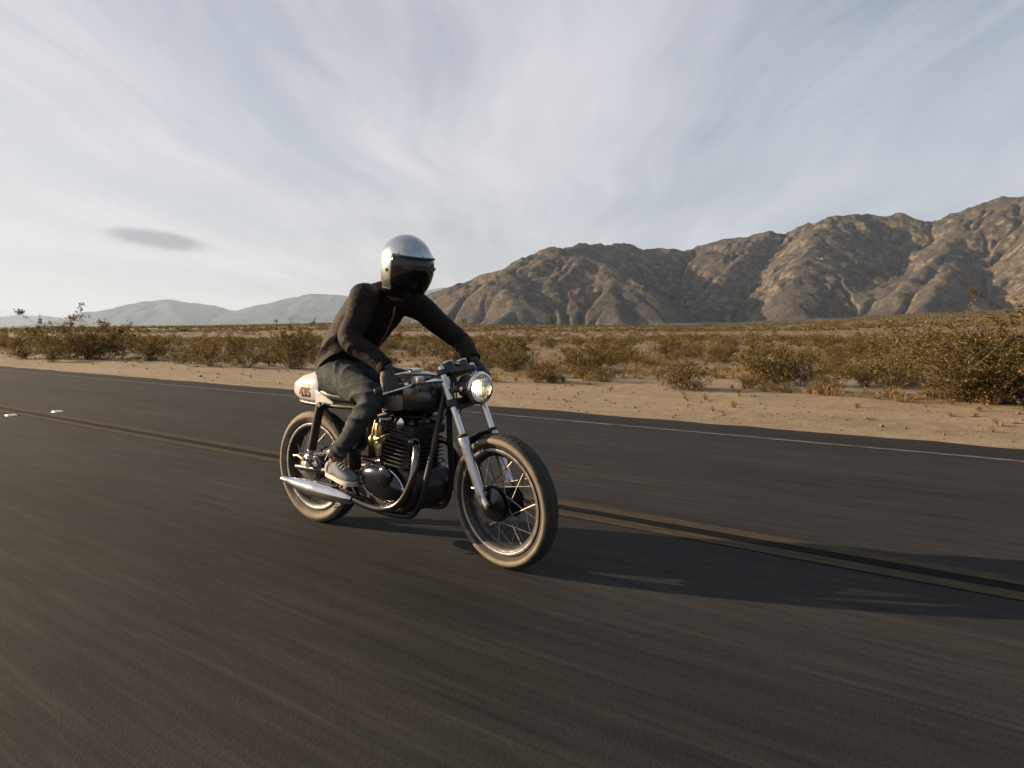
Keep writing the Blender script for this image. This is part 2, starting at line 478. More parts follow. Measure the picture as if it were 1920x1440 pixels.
def ground_mat():
    mt, gg, b, out = new_mat('desert ground')
    P = gg.node('ShaderNodeTexCoord').outputs['Object']
    x, y, z = gg.sep(P)
    n1 = gg.noise(gg.comb(gg.math('MULTIPLY', x, 0.22), y, z), 0.9, 5, 0.6); n2 = gg.noise(P, 3.2, 5, 0.65); n3 = gg.noise(P, 38, 3, 0.7)
    far = gg.noise(P, 0.012, 6, 0.65)
    c = gg.ramp(gg.math('ADD', gg.math('MULTIPLY', n1, 0.5), gg.math('MULTIPLY', n2, 0.5)),
                [(0.30, (0.150, 0.112, 0.064)), (0.5, (0.232, 0.176, 0.104)), (0.7, (0.300, 0.232, 0.142))])
    c = gg.mix(gg.mapr(n3, 0.55, 0.75, 0, 0.5), c, rgb(0.14, 0.10, 0.062))
    # behind the bare roadside strip the soil is littered with twigs and dry herbs
    lit = gg.mapr(gg.math('ADD', y, gg.math('MULTIPLY', n2, 4.0)), 13.0, 30.0)
    c = gg.mix(gg.math('MULTIPLY', lit, gg.mapr(n2, 0.35, 0.65, 0.35, 0.95)), c, rgb(0.115, 0.080, 0.040))
    # scrub plain: dark olive cover in drifts
    scrub = gg.math('MULTIPLY', gg.mapr(y, 60, 400), gg.mapr(gg.math('ADD', gg.math('MULTIPLY', far, 0.6), gg.math('MULTIPLY', gg.noise(P, 0.15, 4, 0.6), 0.4)), 0.38, 0.58, 0.35, 0.92))
    c = gg.mix(scrub, c, rgb(0.048, 0.038, 0.020))
    gg.put(b.inputs['Base Color'], c); b.inputs['Roughness'].default_value = 0.95
    bump(gg, b, gg.math('ADD', gg.math('MULTIPLY', n2, 0.7), gg.math('MULTIPLY', n3, 0.35)), 0.8, 0.05)
    return mt


def mountain_mat(name, dark, mid, light):
    mt, gg, b, out = new_mat(name)
    P = gg.node('ShaderNodeTexCoord').outputs['Object']
    nrm = gg.node('ShaderNodeNewGeometry').outputs['Normal']
    nz = gg.sep(nrm)[2]
    a = gg.noise(P, 0.0022, 6, 0.62); f = gg.noise(P, 0.018, 6, 0.7); s = gg.noise(P, 0.055, 4, 0.65)
    k = gg.math('ADD', gg.math('MULTIPLY', a, 0.5), gg.math('MULTIPLY', f, 0.5))
    c = gg.ramp(k, [(0.40, dark), (0.5, mid), (0.60, light)])
    c = gg.mix(gg.mapr(s, 0.50, 0.64, 0, 0.75), c, rgb(0.024, 0.023, 0.015))    # scattered brush
    c = gg.mix(gg.math('MULTIPLY', gg.mapr(nz, 0.86, 0.70), gg.mapr(f, 0.45, 0.6)), c, rgb(0.165, 0.130, 0.092))   # bare rock on the steeps
    gg.put(b.inputs['Base Color'], c); b.inputs['Roughness'].default_value = 0.95
    bump(gg, b, gg.math('ADD', gg.math('MULTIPLY', f, 1.0), gg.math('MULTIPLY', s, 0.35)), 1.0, 22.0)
    return mt


def leaf_mat(name, cols, trans=0.3):
    mt = bpy.data.materials.new(name); mt.use_nodes = True
    nt = mt.node_tree; nt.nodes.clear(); gg = G(nt)
    out = gg.node('ShaderNodeOutputMaterial')
    rnd = gg.node('ShaderNodeNewGeometry').outputs['Random Per Island']
    P = gg.node('ShaderNodeTexCoord').outputs['Object']
    k = gg.math('ADD', gg.math('MULTIPLY', rnd, 0.6), gg.math('MULTIPLY', gg.noise(P, 3.5, 3, 0.6), 0.5))
    c = gg.ramp(k, [(0.15, cols[0]), (0.5, cols[1]), (0.9, cols[2])])
    b = gg.node('ShaderNodeBsdfPrincipled', {'Base Color': c, 'Roughness': 0.75})
    t = gg.node('ShaderNodeBsdfTranslucent', {'Color': c})
    mx = gg.node('ShaderNodeMixShader', {0: trans, 1: b.outputs[0], 2: t.outputs[0]})
    nt.links.new(mx.outputs[0], out.inputs['Surface'])
    return mt


M['asphalt'] = asphalt_mat()
M['yellow'] = paint_mat('worn yellow road paint', (0.070, 0.053, 0.026), (0.032, 0.029, 0.024), 0.50)
M['black_line'] = paint_mat('black seal line', (0.003, 0.003, 0.003), (0.006, 0.0058, 0.0055), 0.60)
M['white'] = paint_mat('worn white road paint', (0.17, 0.16, 0.145), (0.034, 0.032, 0.029), 0.50)
M['reflector'] = simple('reflector plastic', (0.80, 0.78, 0.74), 0.25, 0, 0.05, 30)
M['ground'] = ground_mat()
M['mountain'] = mountain_mat('arid mountain', (0.030, 0.025, 0.020), (0.058, 0.047, 0.037), (0.104, 0.083, 0.062))
M['far_mountain'] = mountain_mat('far mountain', (0.017, 0.017, 0.016), (0.028, 0.026, 0.023), (0.042, 0.038, 0.033))
M['stem'] = simple('shrub stems', (0.070, 0.048, 0.029), 0.85, 0, 0.3, 30)
M['leaf_olive'] = leaf_mat('olive creosote leaves', [(0.034, 0.025, 0.006), (0.100, 0.068, 0.014), (0.245, 0.165, 0.038)])
M['leaf_brown'] = leaf_mat('brown dry leaves', [(0.038, 0.024, 0.008), (0.110, 0.068, 0.019), (0.250, 0.165, 0.050)])
M['leaf_grey'] = leaf_mat('grey green brittle leaves', [(0.042, 0.032, 0.013), (0.095, 0.070, 0.027), (0.185, 0.135, 0.055)])
M['straw'] = leaf_mat('straw grass', [(0.15, 0.100, 0.038), (0.26, 0.178, 0.070), (0.36, 0.255, 0.115)], 0.4)

M['mirror'] = simple('headlight reflector', (0.85, 0.84, 0.82), 0.10, 1.0, 0.03, 20, 0.03)
M['chrome_dark'] = simple('blued chrome pipe', (0.17, 0.155, 0.14), 0.15, 1.0, 0.2, 9, 0.06, dirt=(0.10, 0.07, 0.045, 0.4))
M['tail'] = simple('red tail lens', (0.25, 0.010, 0.008), 0.2)
_m, _g, _b, _o = new_mat('lit bulb')
_n = _g.node('ShaderNodeTexNoise', {'Scale': 3.0})
_b.inputs['Base Color'].default_value = rgb(1, .9, .75); _b.inputs['Emission Color'].default_value = rgb(1.0, 0.74, 0.42); _b.inputs['Emission Strength'].default_value = 2.6
M['bulb'] = _m
_m, _g, _b, _o = new_mat('fluted headlight glass')
_x, _y, _z = _g.sep(_g.node('ShaderNodeTexCoord').outputs['Object'])
_b.inputs['Base Color'].default_value = rgb(.95, .95, .95); _b.inputs['Roughness'].default_value = 0.18
_b.inputs['Transmission Weight'].default_value = 1.0; _b.inputs['IOR'].default_value = 1.2
bump(_g, _b, _g.math('SINE', _g.math('MULTIPLY', _y, 620)), 0.35, 0.002)
M['lens'] = _m

# ================================================================== SETTING
EDGE, WHITE_Y, CENTRE = 8.17, 7.36, 3.69
# how far (photo px above the horizon) the plain seems to rise, by photo column
RISE_X = np.array([-3000, -600, 0, 400, 640, 960, 1300, 1500, 1700, 1920, 2400, 4000])
RISE_P = np.array([0, 0, 2.5, 9, 14, 9, 8, 15, 26, 32, 30, 10.])


def ground_h(X, Y):
    X = np.asarray(X, float); Y = np.asarray(Y, float)
    r = np.hypot(X, Y) + 1e-6
    f = X * C_FWD.x + Y * C_FWD.y; s = X * C_RIGHT.x + Y * C_RIGHT.y
    px = np.where(f > 0.05 * r, 960 + F_PX * s / np.maximum(f, 0.05 * r), np.where(s > 0, 4000, -3000))
    slope = np.interp(px, RISE_X, RISE_P) / F_PX
    h = slope * np.clip(np.minimum(r, 3600) - 120, 0, None) * np.clip(f / (0.25 * r), 0, 1)
    h = h + np.clip((r - 120) / 240, 0, 1) * 1.1 * np.clip(r / 500, 0, 1)
    off = np.maximum(Y - EDGE, -1.1 - Y)                      # metres outside the asphalt
    o = np.clip((off - 0.15) / 4.0, 0, 1); o = o * o * (3 - 2 * o)
    far = np.clip((off - 6) / 60, 0, 1)
    h = h + o * (0.05 + 0.035 * fbm(X * 0.9, Y * 0.9, 3, 5)) + o * far * 0.55 * fbm(X / 16, Y / 16, 3, 9)
    h = h + np.clip((r - 250) / 900, 0, 1) * 5.0 * fbm(X / 260, Y / 260, 4, 21)
    return h - 0.035


rad = np.concatenate([[0.02], np.geomspace(0.8, 62000, 255)])
th = np.linspace(0, 2 * PI, 721)
RR, TT = np.meshgrid(rad, th, indexing='ij')
GX, GY = RR * np.cos(TT), RR * np.sin(TT)
GZ = ground_h(GX, GY)
ground = fast_mesh('ground', np.stack([GX.ravel(), GY.ravel(), GZ.ravel()], 1), grid_quads(*GX.shape), M['ground'], smooth=True)
ground['kind'] = 'structure'
bmn = ground.data


def strip(name, xs, y0, y1, z, mat, thick=0.0, jag=0.0, seed=0):
    """a sheet along the road; y0 and y1 with a ragged edge of size jag"""
    xs = np.asarray(xs, float)
    a = np.full_like(xs, y0); b = np.full_like(xs, y1)
    if jag:
        a = a + jag * fbm(xs * 1.7, xs * 0 + seed, 4, seed + 3); b = b + jag * fbm(xs * 1.7, xs * 0 + seed + 5, 4, seed + 7)
    n = len(xs)
    V = np.concatenate([np.stack([xs, a, np.full(n, z)], 1), np.stack([xs, b, np.full(n, z)], 1)])
    i = np.arange(n - 1)
    Q = np.stack([i, i + 1, i + 1 + n, i + n], 1)
    if thick:
        V = np.concatenate([V, np.stack([xs, a, np.full(n, z - thick)], 1), np.stack([xs, b, np.full(n, z - thick)], 1)])
        Q = np.concatenate([Q, np.stack([i + 2 * n, i, i + n * 0, i + 2 * n + 1], 1)[:0],
                            np.stack([i + n, i + n + 1, i + 3 * n + 1, i + 3 * n], 1), np.stack([i + 1, i, i + 2 * n, i + 2 * n + 1], 1)])
    return fast_mesh(name, V, Q, mat)


road_x = np.concatenate([-np.geomspace(6000, 40, 160), np.arange(-39.8, 40, 0.2), np.geomspace(40, 3000, 120)])
road = strip('road', road_x, -0.95, EDGE, 0.0, M['asphalt'], 0.06, 0.10, 1); road['kind'] = 'structure'
for (nm, a, b, mt, zz) in (('yellow_line', CENTRE - 0.165, CENTRE - 0.050, 'yellow', 0.004), ('yellow_line', CENTRE + 0.050, CENTRE + 0.165, 'yellow', 0.004),
                           ('black_line', CENTRE - 0.046, CENTRE + 0.046, 'black_line', 0.004), ('edge_line', WHITE_Y - 0.045, WHITE_Y + 0.045, 'white', 0.004),
                           ('edge_line', -0.02, 0.09, 'white', 0.004)):
    o = strip(nm, road_x, a, b, zz, M[mt], 0, 0.008, int(a * 10) % 7); o.parent = road

# ------------------------------------------------------------------ mountains
def ridge_field(X, Y, ridges, k0, base, warp=1.0, seed=0):
    H = np.full(X.shape, -1e9)
    wx = X + warp * (220 * fbm(X / 900, Y / 900, 3, seed) + 60 * fbm(X / 230, Y / 230, 3, seed + 40))
    wy = Y + warp * (220 * fbm(X / 900, Y / 900, 3, seed + 11) + 60 * fbm(X / 230, Y / 230, 3, seed + 60))
    # keep crests where they belong: the warp fades in with distance from the crest line
    for rd in ridges:
        k = rd[0] if isinstance(rd[0], float) else k0
        P = [at_range(*q[:3]) for q in rd if not isinstance(q, float)]
        for a, b in zip(P, P[1:]):
            ax, ay, bx, by = a.x, a.y, b.x, b.y
            L2 = (bx - ax) ** 2 + (by - ay) ** 2
            t0 = np.clip(((X - ax) * (bx - ax) + (Y - ay) * (by - ay)) / L2, 0, 1)
            d0 = np.hypot(X - (ax + t0 * (bx - ax)), Y - (ay + t0 * (by - ay)))
            w = np.clip(d0 / 500, 0, 1)
            qx = X + (wx - X) * w; qy = Y + (wy - Y) * w
            t = np.clip(((qx - ax) * (bx - ax) + (qy - ay) * (by - ay)) / L2, 0, 1)
            dd = np.hypot(qx - (ax + t * (bx - ax)), qy - (ay + t * (by - ay)))
            z = a.z + t * (b.z - a.z)
            h = z - k * (np.sqrt(dd * dd + 18.0 ** 2) - 18.0) * (1.0 - (0.26 if k == k0 else 0.06) * np.clip(dd / 900, 0, 1))
            H = np.maximum(H, h)
    return np.maximum(H, base)


def erode(H, cell, rounds, npart, steps, seed, keep=None):
    """rain runs downhill and cuts gullies where it gathers; loose slopes relax"""
    rng = np.random.default_rng(seed)
    H = H / cell
    nx, ny = H.shape
    for rd in range(rounds):
        p = np.stack([rng.uniform(2, nx - 4, npart), rng.uniform(2, ny - 4, npart)], 1)
        dr = np.zeros((npart, 2)); D = np.zeros_like(H)
        for s in range(steps):
            i = p.astype(int); f = p - i; ix, iy = i[:, 0], i[:, 1]; fx, fy = f[:, 0], f[:, 1]
            h00 = H[ix, iy]; h10 = H[ix + 1, iy]; h01 = H[ix, iy + 1]; h11 = H[ix + 1, iy + 1]
            gx = (h10 - h00) * (1 - fy) + (h11 - h01) * fy; gy = (h01 - h00) * (1 - fx) + (h11 - h10) * fx
            sl = np.hypot(gx, gy)
            dr = dr * 0.2 - np.stack([gx, gy], 1) / (sl[:, None] + 1e-6)
            dr /= (np.hypot(dr[:, 0], dr[:, 1]) + 1e-9)[:, None]
            ch = np.minimum(sl, 0.8) * (0.4 + 0.6 * min(1, s / 20))
            for (ox, oy, w) in ((0, 0, (1 - fx) * (1 - fy)), (1, 0, fx * (1 - fy)), (0, 1, (1 - fx) * fy), (1, 1, fx * fy)):
                np.add.at(D, (ix + ox, iy + oy), ch * w)
            p = np.clip(p + dr, 1, [nx - 3, ny - 3])
        H = H - np.minimum(0.050 * np.sqrt(D), 0.42)
        # relax
        c = H[1:-1, 1:-1]
        lap = H[2:, 1:-1] + H[:-2, 1:-1] + H[1:-1, 2:] + H[1:-1, :-2] - 4 * c
        H[1:-1, 1:-1] = c + 0.030 * lap
    return H * cell


def terrain(name, u0, u1, v0, v1, cell, ridges, k, mat, seed, rounds, npart, steps, sink=60, rough=1.0, warp=1.0, valleys=()):
    us = np.arange(u0, u1, cell); vs = np.arange(v0, v1, cell)
    U, Vv = np.meshgrid(us, vs, indexing='ij')
    X = U * C_RIGHT.x + Vv * C_FWD.x; Y = U * C_RIGHT.y + Vv * C_FWD.y
    gh = ground_h(X, Y)
    H = ridge_field(X, Y, ridges, k, gh - sink, warp, seed)
    for (pts, depth, width) in valleys:
        D = np.full(X.shape, 1e9); P = [at_range(*q) for q in pts]
        for a, b in zip(P, P[1:]):
            L2 = (b.x - a.x) ** 2 + (b.y - a.y) ** 2
            t = np.clip(((X - a.x) * (b.x - a.x) + (Y - a.y) * (b.y - a.y)) / L2, 0, 1)
            D = np.minimum(D, np.hypot(X - a.x - t * (b.x - a.x), Y - a.y - t * (b.y - a.y)))
        H = np.maximum(H - depth * np.exp(-(D / width) ** 2), np.minimum(H, gh + 15))
    rel = np.clip((H - gh) / 220, 0, 1)
    H = H + rough * rel * (34 * fbm(X / 300 + .4 * fbm(X / 500, Y / 500, 2, 91), Y / 300, 5, seed + 3, True, 0.6) + 16 * fbm(X / 95, Y / 95, 4, seed + 8, True, 0.6))
    H = np.maximum(H, gh - sink)
    for _ in range(1 if rounds else 0):
        c = H[1:-1, 1:-1]; H[1:-1, 1:-1] = c + 0.2 * (H[2:, 1:-1] + H[:-2, 1:-1] + H[1:-1, 2:] + H[1:-1, :-2] - 4 * c)
    if rounds:
        H2 = erode(H, cell, rounds, npart, steps, seed)
        H = H2 + np.clip(H - H2, 0, 10)
        H = H + rough * rel * (6.5 * fbm(X / 42, Y / 42, 3, seed + 19, True, 0.6) + 2.5 * fbm(X / 24, Y / 24, 2, seed + 23))
    o = fast_mesh(name, np.stack([X.ravel(), Y.ravel(), H.ravel()], 1), grid_quads(*X.shape), mat, smooth=True)
    o['kind'] = 'structure'
    return o


MAIN = [
    # skyline
    [(1060, 470, 4850), (1075, 468, 4950), (1087, 458, 5300), (1125, 455, 5500),
     (1153, 457, 5600), (1187, 459, 5700), (1206, 466, 5700), (1262, 469, 5800), (1278, 474, 5900), (1300, 469, 5950), (1353, 451, 6000), (1421, 438, 6000), (1484, 439, 6100), (1498, 428, 6100),
     (1528, 421, 6100), (1555, 408, 6100), (1597, 406, 6200), (1629, 405, 6300), (1671, 409, 6300), (1690, 402, 6300), (1706, 409, 6300), (1760, 415, 6300), (1784, 406, 6300), (1804, 402, 6300),
     (1837, 388, 6400), (1882, 373, 6500), (1899, 376, 6500), (1920, 372, 6500), (1990, 352, 6500), (2080, 348, 6400), (2200, 330, 6200), (2400, 345, 6000), (2800, 420, 5600)],
    # the near hill: one broad convex face towards the road
    [0.57, (700, 632, 4100), (780, 594, 4150), (819, 570, 4200), (862, 547, 4300), (894, 532, 4380), (941, 508, 4480), (994, 483, 4600), (1031, 471, 4700), (1060, 471, 4800)],
    [0.50, (1031, 470, 4700), (1085, 486, 4560), (1140, 503, 4400), (1190, 524, 4200), (1235, 550, 4000), (1270, 578, 3820), (1300, 606, 3680)],
    [0.50, (1140, 520, 4250), (1150, 560, 3900), (1160, 600, 3600)],
    [0.50, (1010, 530, 4200), (970, 570, 3850), (930, 604, 3600)],
    # inner spur between the two masses
    [(1278, 474, 5900), (1262, 490, 5600), (1240, 510, 5350)],
    [(1421, 438, 6000), (1405, 468, 5600), (1385, 490, 5300), (1345, 512, 5000), (1330, 545, 4700)],
    # big spurs of the right mass
    [(1555, 408, 6100), (1560, 440, 5600), (1520, 470, 5200), (1480, 500, 4850), (1445, 533, 4500), (1455, 566, 4200), (1480, 592, 3900)],
    [(1597, 406, 6200), (1650, 446, 5600), (1620, 470, 5200), (1590, 510, 4800), (1560, 552, 4400), (1530, 590, 4000)],
    [(1760, 415, 6300), (1800, 447, 5700), (1770, 468, 5300), (1722, 500, 4900), (1670, 540, 4450), (1615, 580, 4050)],
    [(1800, 447, 5700), (1795, 485, 5000), (1760, 530, 4500), (1715, 585, 3950)],
    [(1795, 485, 5000), (1835, 520, 4600), (1880, 552, 4200), (1915, 580, 3900)],
    [(1882, 373, 6500), (1900, 430, 5800), (1930, 480, 5200), (1960, 540, 4600), (1970, 585, 4000)],
    [(2080, 348, 6400), (2080, 430, 5500), (2060, 500, 4800), (2050, 580, 4000)],
    [(2200, 330, 6200), (2260, 430, 5200), (2280, 560, 4200)],
    [(2400, 345, 6000), (2480, 440, 5000), (2560, 580, 3900)],
]
terrain('mountain', -1400, 5900, 3000, 7300, 11.5, MAIN, 0.56, M['mountain'], 4, 16, 42000, 75,
        valleys=(([(1215, 510, 5150), (1270, 540, 4750), (1340, 575, 4350), (1390, 605, 3800)], 170, 290),
                 ([(1700, 455, 5800), (1665, 500, 5150), (1610, 550, 4600), (1570, 598, 3900)], 120, 210),
                 ([(1860, 470, 5500), (1850, 520, 4900), (1900, 570, 4250)], 130, 190),
                 ([(1450, 460, 5700), (1430, 500, 5100), (1410, 540, 4600)], 110, 170)))
FAR1 = [[(40, 612, 35700), (130, 600, 36750), (173, 590, 37800), (207, 580, 37800), (233, 576, 37800), (257, 574, 37800), (287, 565, 38220), (317, 561, 38430), (337, 565, 38430), (360, 569, 38430), (377, 570, 38430),
         (410, 577, 38430), (437, 586, 38220), (450, 583, 37800), (480, 573, 37380), (510, 567, 37170), (540, 563, 36960), (567, 554, 36750), (583, 551, 36750), (610, 553, 36750), (640, 555, 36750), (700, 558, 36750),
         (760, 552, 36750), (800, 545, 36750), (835, 539, 36750), (862, 538, 36750), (930, 545, 36750), (1100, 590, 36750)],
        [(317, 561, 38430), (330, 590, 34650), (345, 606, 32550)], [(583, 551, 36750), (570, 585, 34020), (560, 606, 31920)], [(450, 583, 37800), (465, 604, 34650)], [(257, 574, 37800), (230, 600, 34650)], [(700, 558, 36750), (690, 600, 32550)]]
terrain('far_mountain', -35000, 6000, 22500, 41000, 110, FAR1, 0.40, M['far_mountain'], 31, 8, 14000, 60, 120, 3.2, 3.0)
FAR2 = [[(-900, 580, 54000), (-500, 572, 54000), (-250, 590, 54000), (-100, 596, 52200), (0, 596, 52200), (33, 593, 52200), (70, 593, 52200), (100, 596, 52200), (173, 599, 52200), (260, 612, 52200)]]
terrain('far_mountain', -54000, -16000, 26000, 53000, 280, FAR2, 0.33, M['far_mountain'], 77, 0, 0, 0, 150, 3.5, 3.0)

# the air: even haze over the whole plain
hb = MB().box((0, 0, 1120 - 40), (140000, 140000, 2240))
haze = hb.build('haze', None, smooth=False)
hm = bpy.data.materials.new('haze air'); hm.use_nodes = True
hm.node_tree.nodes.clear(); hg = G(hm.node_tree)
ho = hg.node('ShaderNodeOutputMaterial')
hv = hg.node('ShaderNodeVolumePrincipled', {'Color': rgb(0.60, 0.78, 1.0), 'Density': HAZE, 'Anisotropy': 0.15})
hm.node_tree.links.new(hv.outputs[0], ho.inputs['Volume'])
haze.data.materials.append(hm); haze['kind'] = 'stuff'; haze['label'] = 'thin pale haze in the desert air'

# ================================================================== ROADSIDE
# raised reflective markers beside the centre line
for (x, y, lab) in ((-10.75, 3.44, 'small white raised road reflector on the near side of the yellow centre line'),
                    (-10.72, 3.98, 'small white raised road reflector on the far side of the yellow centre line')):
    b = MB()
    b.loft([[(-.06, -.06, 0), (.06, -.06, 0), (.06, .06, 0), (-.06, .06, 0)], [(-.03, -.052, .019), (.03, -.052, .019), (.03, .052, .019), (-.03, .052, .019)]])
    o = b.build('road_reflector', M['reflector'], smooth=False, bevel=0.003)
    o.location = (x, y, 0.001)
    tag(o, lab, 'reflector', 'raised reflectors at the centre line')


def shrub_meshes(seed, h, w, nstem, nleaf, leaf, droop=0.0, split=3, tip=0.35, stem_r=0.008, clump=0.0, asp=1.6):
    """one shrub about h tall and w wide: many splayed stems with twigs, leaves gathered on the outer twigs"""
    rs = random.Random(seed)
    sv, sf = [], []
    tips = []

    def branch(p, dirv, length, r, depth):
        n = 4; pts = [p]; dcur = dirv.copy()
        for i in range(n):
            dcur = (dcur + Vector((rs.gauss(0, .16), rs.gauss(0, .16), rs.gauss(0.02, .12) - droop * i / n))).normalized()
            pts.append(pts[-1] + dcur * (length / n))
        for i, q in enumerate(pts):
            rr = r * (1 - 0.75 * i / n)
            a = len(sv)
            for k in range(3):
                t = 2 * PI * k / 3
                sv.append((q.x + rr * math.cos(t), q.y + rr * math.sin(t), q.z))
            if i:
                for k in range(3): sf.append((a - 3 + k, a - 3 + (k + 1) % 3, a + (k + 1) % 3, a + k))
        if depth == 0:
            for i in range(1, n + 1): tips.append((pts[i], i / n))
            return
        for c in range(split):
            i = rs.randint(1, n); f = rs.random()
            q = pts[i - 1].lerp(pts[i], f)
            nd = (dcur + Vector((rs.gauss(0, .55), rs.gauss(0, .55), rs.gauss(0.15, .35)))).normalized()
            branch(q, nd, length * rs.uniform(.38, .62), r * .55, depth - 1)
        for i in range(2, n + 1): tips.append((pts[i], i / n))

    for s in range(nstem):
        az = rs.uniform(0, 2 * PI); out = math.sqrt(rs.random()) * w / 2
        ln = rs.uniform(.62, 1.05)
        end = Vector((math.cos(az) * out, math.sin(az) * out, h * ln * (1 - 0.45 * (out / (w / 2)) ** 2) * 0.72))
        base = Vector((rs.gauss(0, .07) * w, rs.gauss(0, .07) * w, -0.02))
        dv = end - base
        branch(base, dv.normalized(), dv.length, stem_r * rs.uniform(.7, 1.2), 2)
    rng = np.random.default_rng(seed + 5)
    T = np.array([tuple(t[0]) for t in tips]); wt = np.array([max(0.05, t[1] - tip + 0.2) for t in tips]) * (0.3 + np.clip(T[:, 2] / h, 0, 1))
    if clump:
        wt = wt * np.where(vnoise(T[:, 0] / (.25 * w), T[:, 2] / (.3 * h) + T[:, 1], seed) > -clump, 1, 0.12)
    idx = rng.choice(len(T), nleaf, p=wt / wt.sum())
    c = T[idx] + rng.normal(0, 1, (nleaf, 3)) * leaf * 1.3
    c[:, 2] = np.maximum(c[:, 2], 0.02)
    a = rng.normal(0, 1, (nleaf, 3)) + [0, 0, 0.3]; a /= np.linalg.norm(a, axis=1)[:, None]
    b = np.cross(a, rng.normal(0, 1, (nleaf, 3))); b /= np.linalg.norm(b, axis=1)[:, None]
    L = (leaf * rng.uniform(.5, 1.3, nleaf))[:, None]
    V = np.stack([c - a * L, c + b * L / asp, c + a * L, c - b * L / asp], 1).reshape(-1, 3)
    Q = np.arange(nleaf * 4).reshape(-1, 4)
    return np.array(sv), np.array(sf), V, Q


def grass_meshes(seed, h, w, n):
    rng = np.random.default_rng(seed)
    az = rng.uniform(0, 2 * PI, n); lean = rng.uniform(0, 1, n) ** .7 * w / 2; r0 = rng.uniform(0, .3, n) * w / 2
    b = np.stack([np.cos(az) * r0, np.sin(az) * r0, np.full(n, -.01)], 1)
    tip = np.stack([np.cos(az) * (r0 + lean), np.sin(az) * (r0 + lean), h * rng.uniform(.5, 1, n) * (1 - .4 * lean / (w / 2))], 1)
    mid = (b + tip) / 2 + np.stack([-np.cos(az) * .1 * w, -np.sin(az) * .1 * w, h * .12 * np.ones(n)], 1) * rng.uniform(.3, 1, n)[:, None]
    sd = np.stack([-np.sin(az), np.cos(az), np.zeros(n)], 1) * (0.004 + .003 * rng.random(n))[:, None]
    V = np.stack([b - sd, b + sd, mid + sd, mid - sd, tip], 1).reshape(-1, 3)
    i = np.arange(n)[:, None] * 5
    Q = np.concatenate([i + [0, 1, 2, 3], i + [3, 2, 4, 4]], 1).reshape(-1, 4)
    F = np.concatenate([(i + [0, 1, 2]), (i + [0, 2, 3]), (i + [3, 2, 4])])
    return V, F


PROTO = {}


def proto(key):
    """mesh data shared by all shrubs of one kind and variant"""
    if key in PROTO: return PROTO[key]
    kind, var = key
    sd = 100 * (1 + list(KINDS).index(kind)) + var
    kd = KINDS[kind]
    if kind == 'grass':
        V, F = grass_meshes(sd, *kd['a'])
        meshes = [('blades', V, F, kd['m'])]
    else:
        sv, sf, V, Q = shrub_meshes(sd, *kd['a'], **kd.get('k', {}))
        meshes = [('foliage', V, Q, kd['m']), ('stem', sv, sf, 'stem')]
    out = []
    for nm, V, Q, mt in meshes:
        o = fast_mesh(nm, V, Q, M[mt]); me = o.data
        bpy.data.objects.remove(o); out.append((nm, me))
    PROTO[key] = out
    return out


# unit shrubs: 1 m tall; (height, width, stems, leaves, leaf size)
KINDS = {
    'creosote': {'a': (1.0, 1.45, 24, 5600, 0.019), 'k': dict(clump=0.25), 'm': 'leaf_olive'},
    'burro': {'a': (1.0, 2.0, 30, 5200, 0.022), 'k': dict(clump=0.5, tip=0.15), 'm': 'leaf_brown'},
    'brittle': {'a': (1.0, 1.8, 26, 4600, 0.022), 'k': dict(clump=0.35, tip=0.2), 'm': 'leaf_grey'},
    'mesquite': {'a': (1.0, 1.5, 40, 17000, 0.0125), 'k': dict(clump=0.3, split=4, tip=0.2), 'm': 'leaf_olive'},
    'tall': {'a': (1.0, 1.5, 30, 7500, 0.017), 'k': dict(clump=0.05, tip=0.3), 'm': 'leaf_brown'},
    'wand': {'a': (1.0, 1.2, 22, 1700, 0.019), 'k': dict(clump=-0.1, tip=0.7, split=2, stem_r=0.006), 'm': 'leaf_olive'},
    'grass': {'a': (1.0, 1.7, 420), 'm': 'straw'},
}
NAME = {'creosote': 'creosote_shrub', 'burro': 'desert_shrub', 'brittle': 'desert_shrub', 'mesquite': 'mesquite_bush', 'tall': 'desert_shrub', 'wand': 'wand_shrub', 'grass': 'grass_clump'}
rs = random.Random(11)


def plant(kind, var, x, y, h, wscale, label, group=None):
    z = float(ground_h(x, y))
    t = empty(NAME[kind], (x, y, z)); t.rotation_euler[2] = rs.uniform(0, 2 * PI)
    t.scale = (h * wscale, h * wscale, h)
    for nm, me in proto((kind, var)):
        o = bpy.data.objects.new(nm, me); link(o, t)
    tag(t, label, 'grass' if kind == 'grass' else 'shrub', group)
    return t


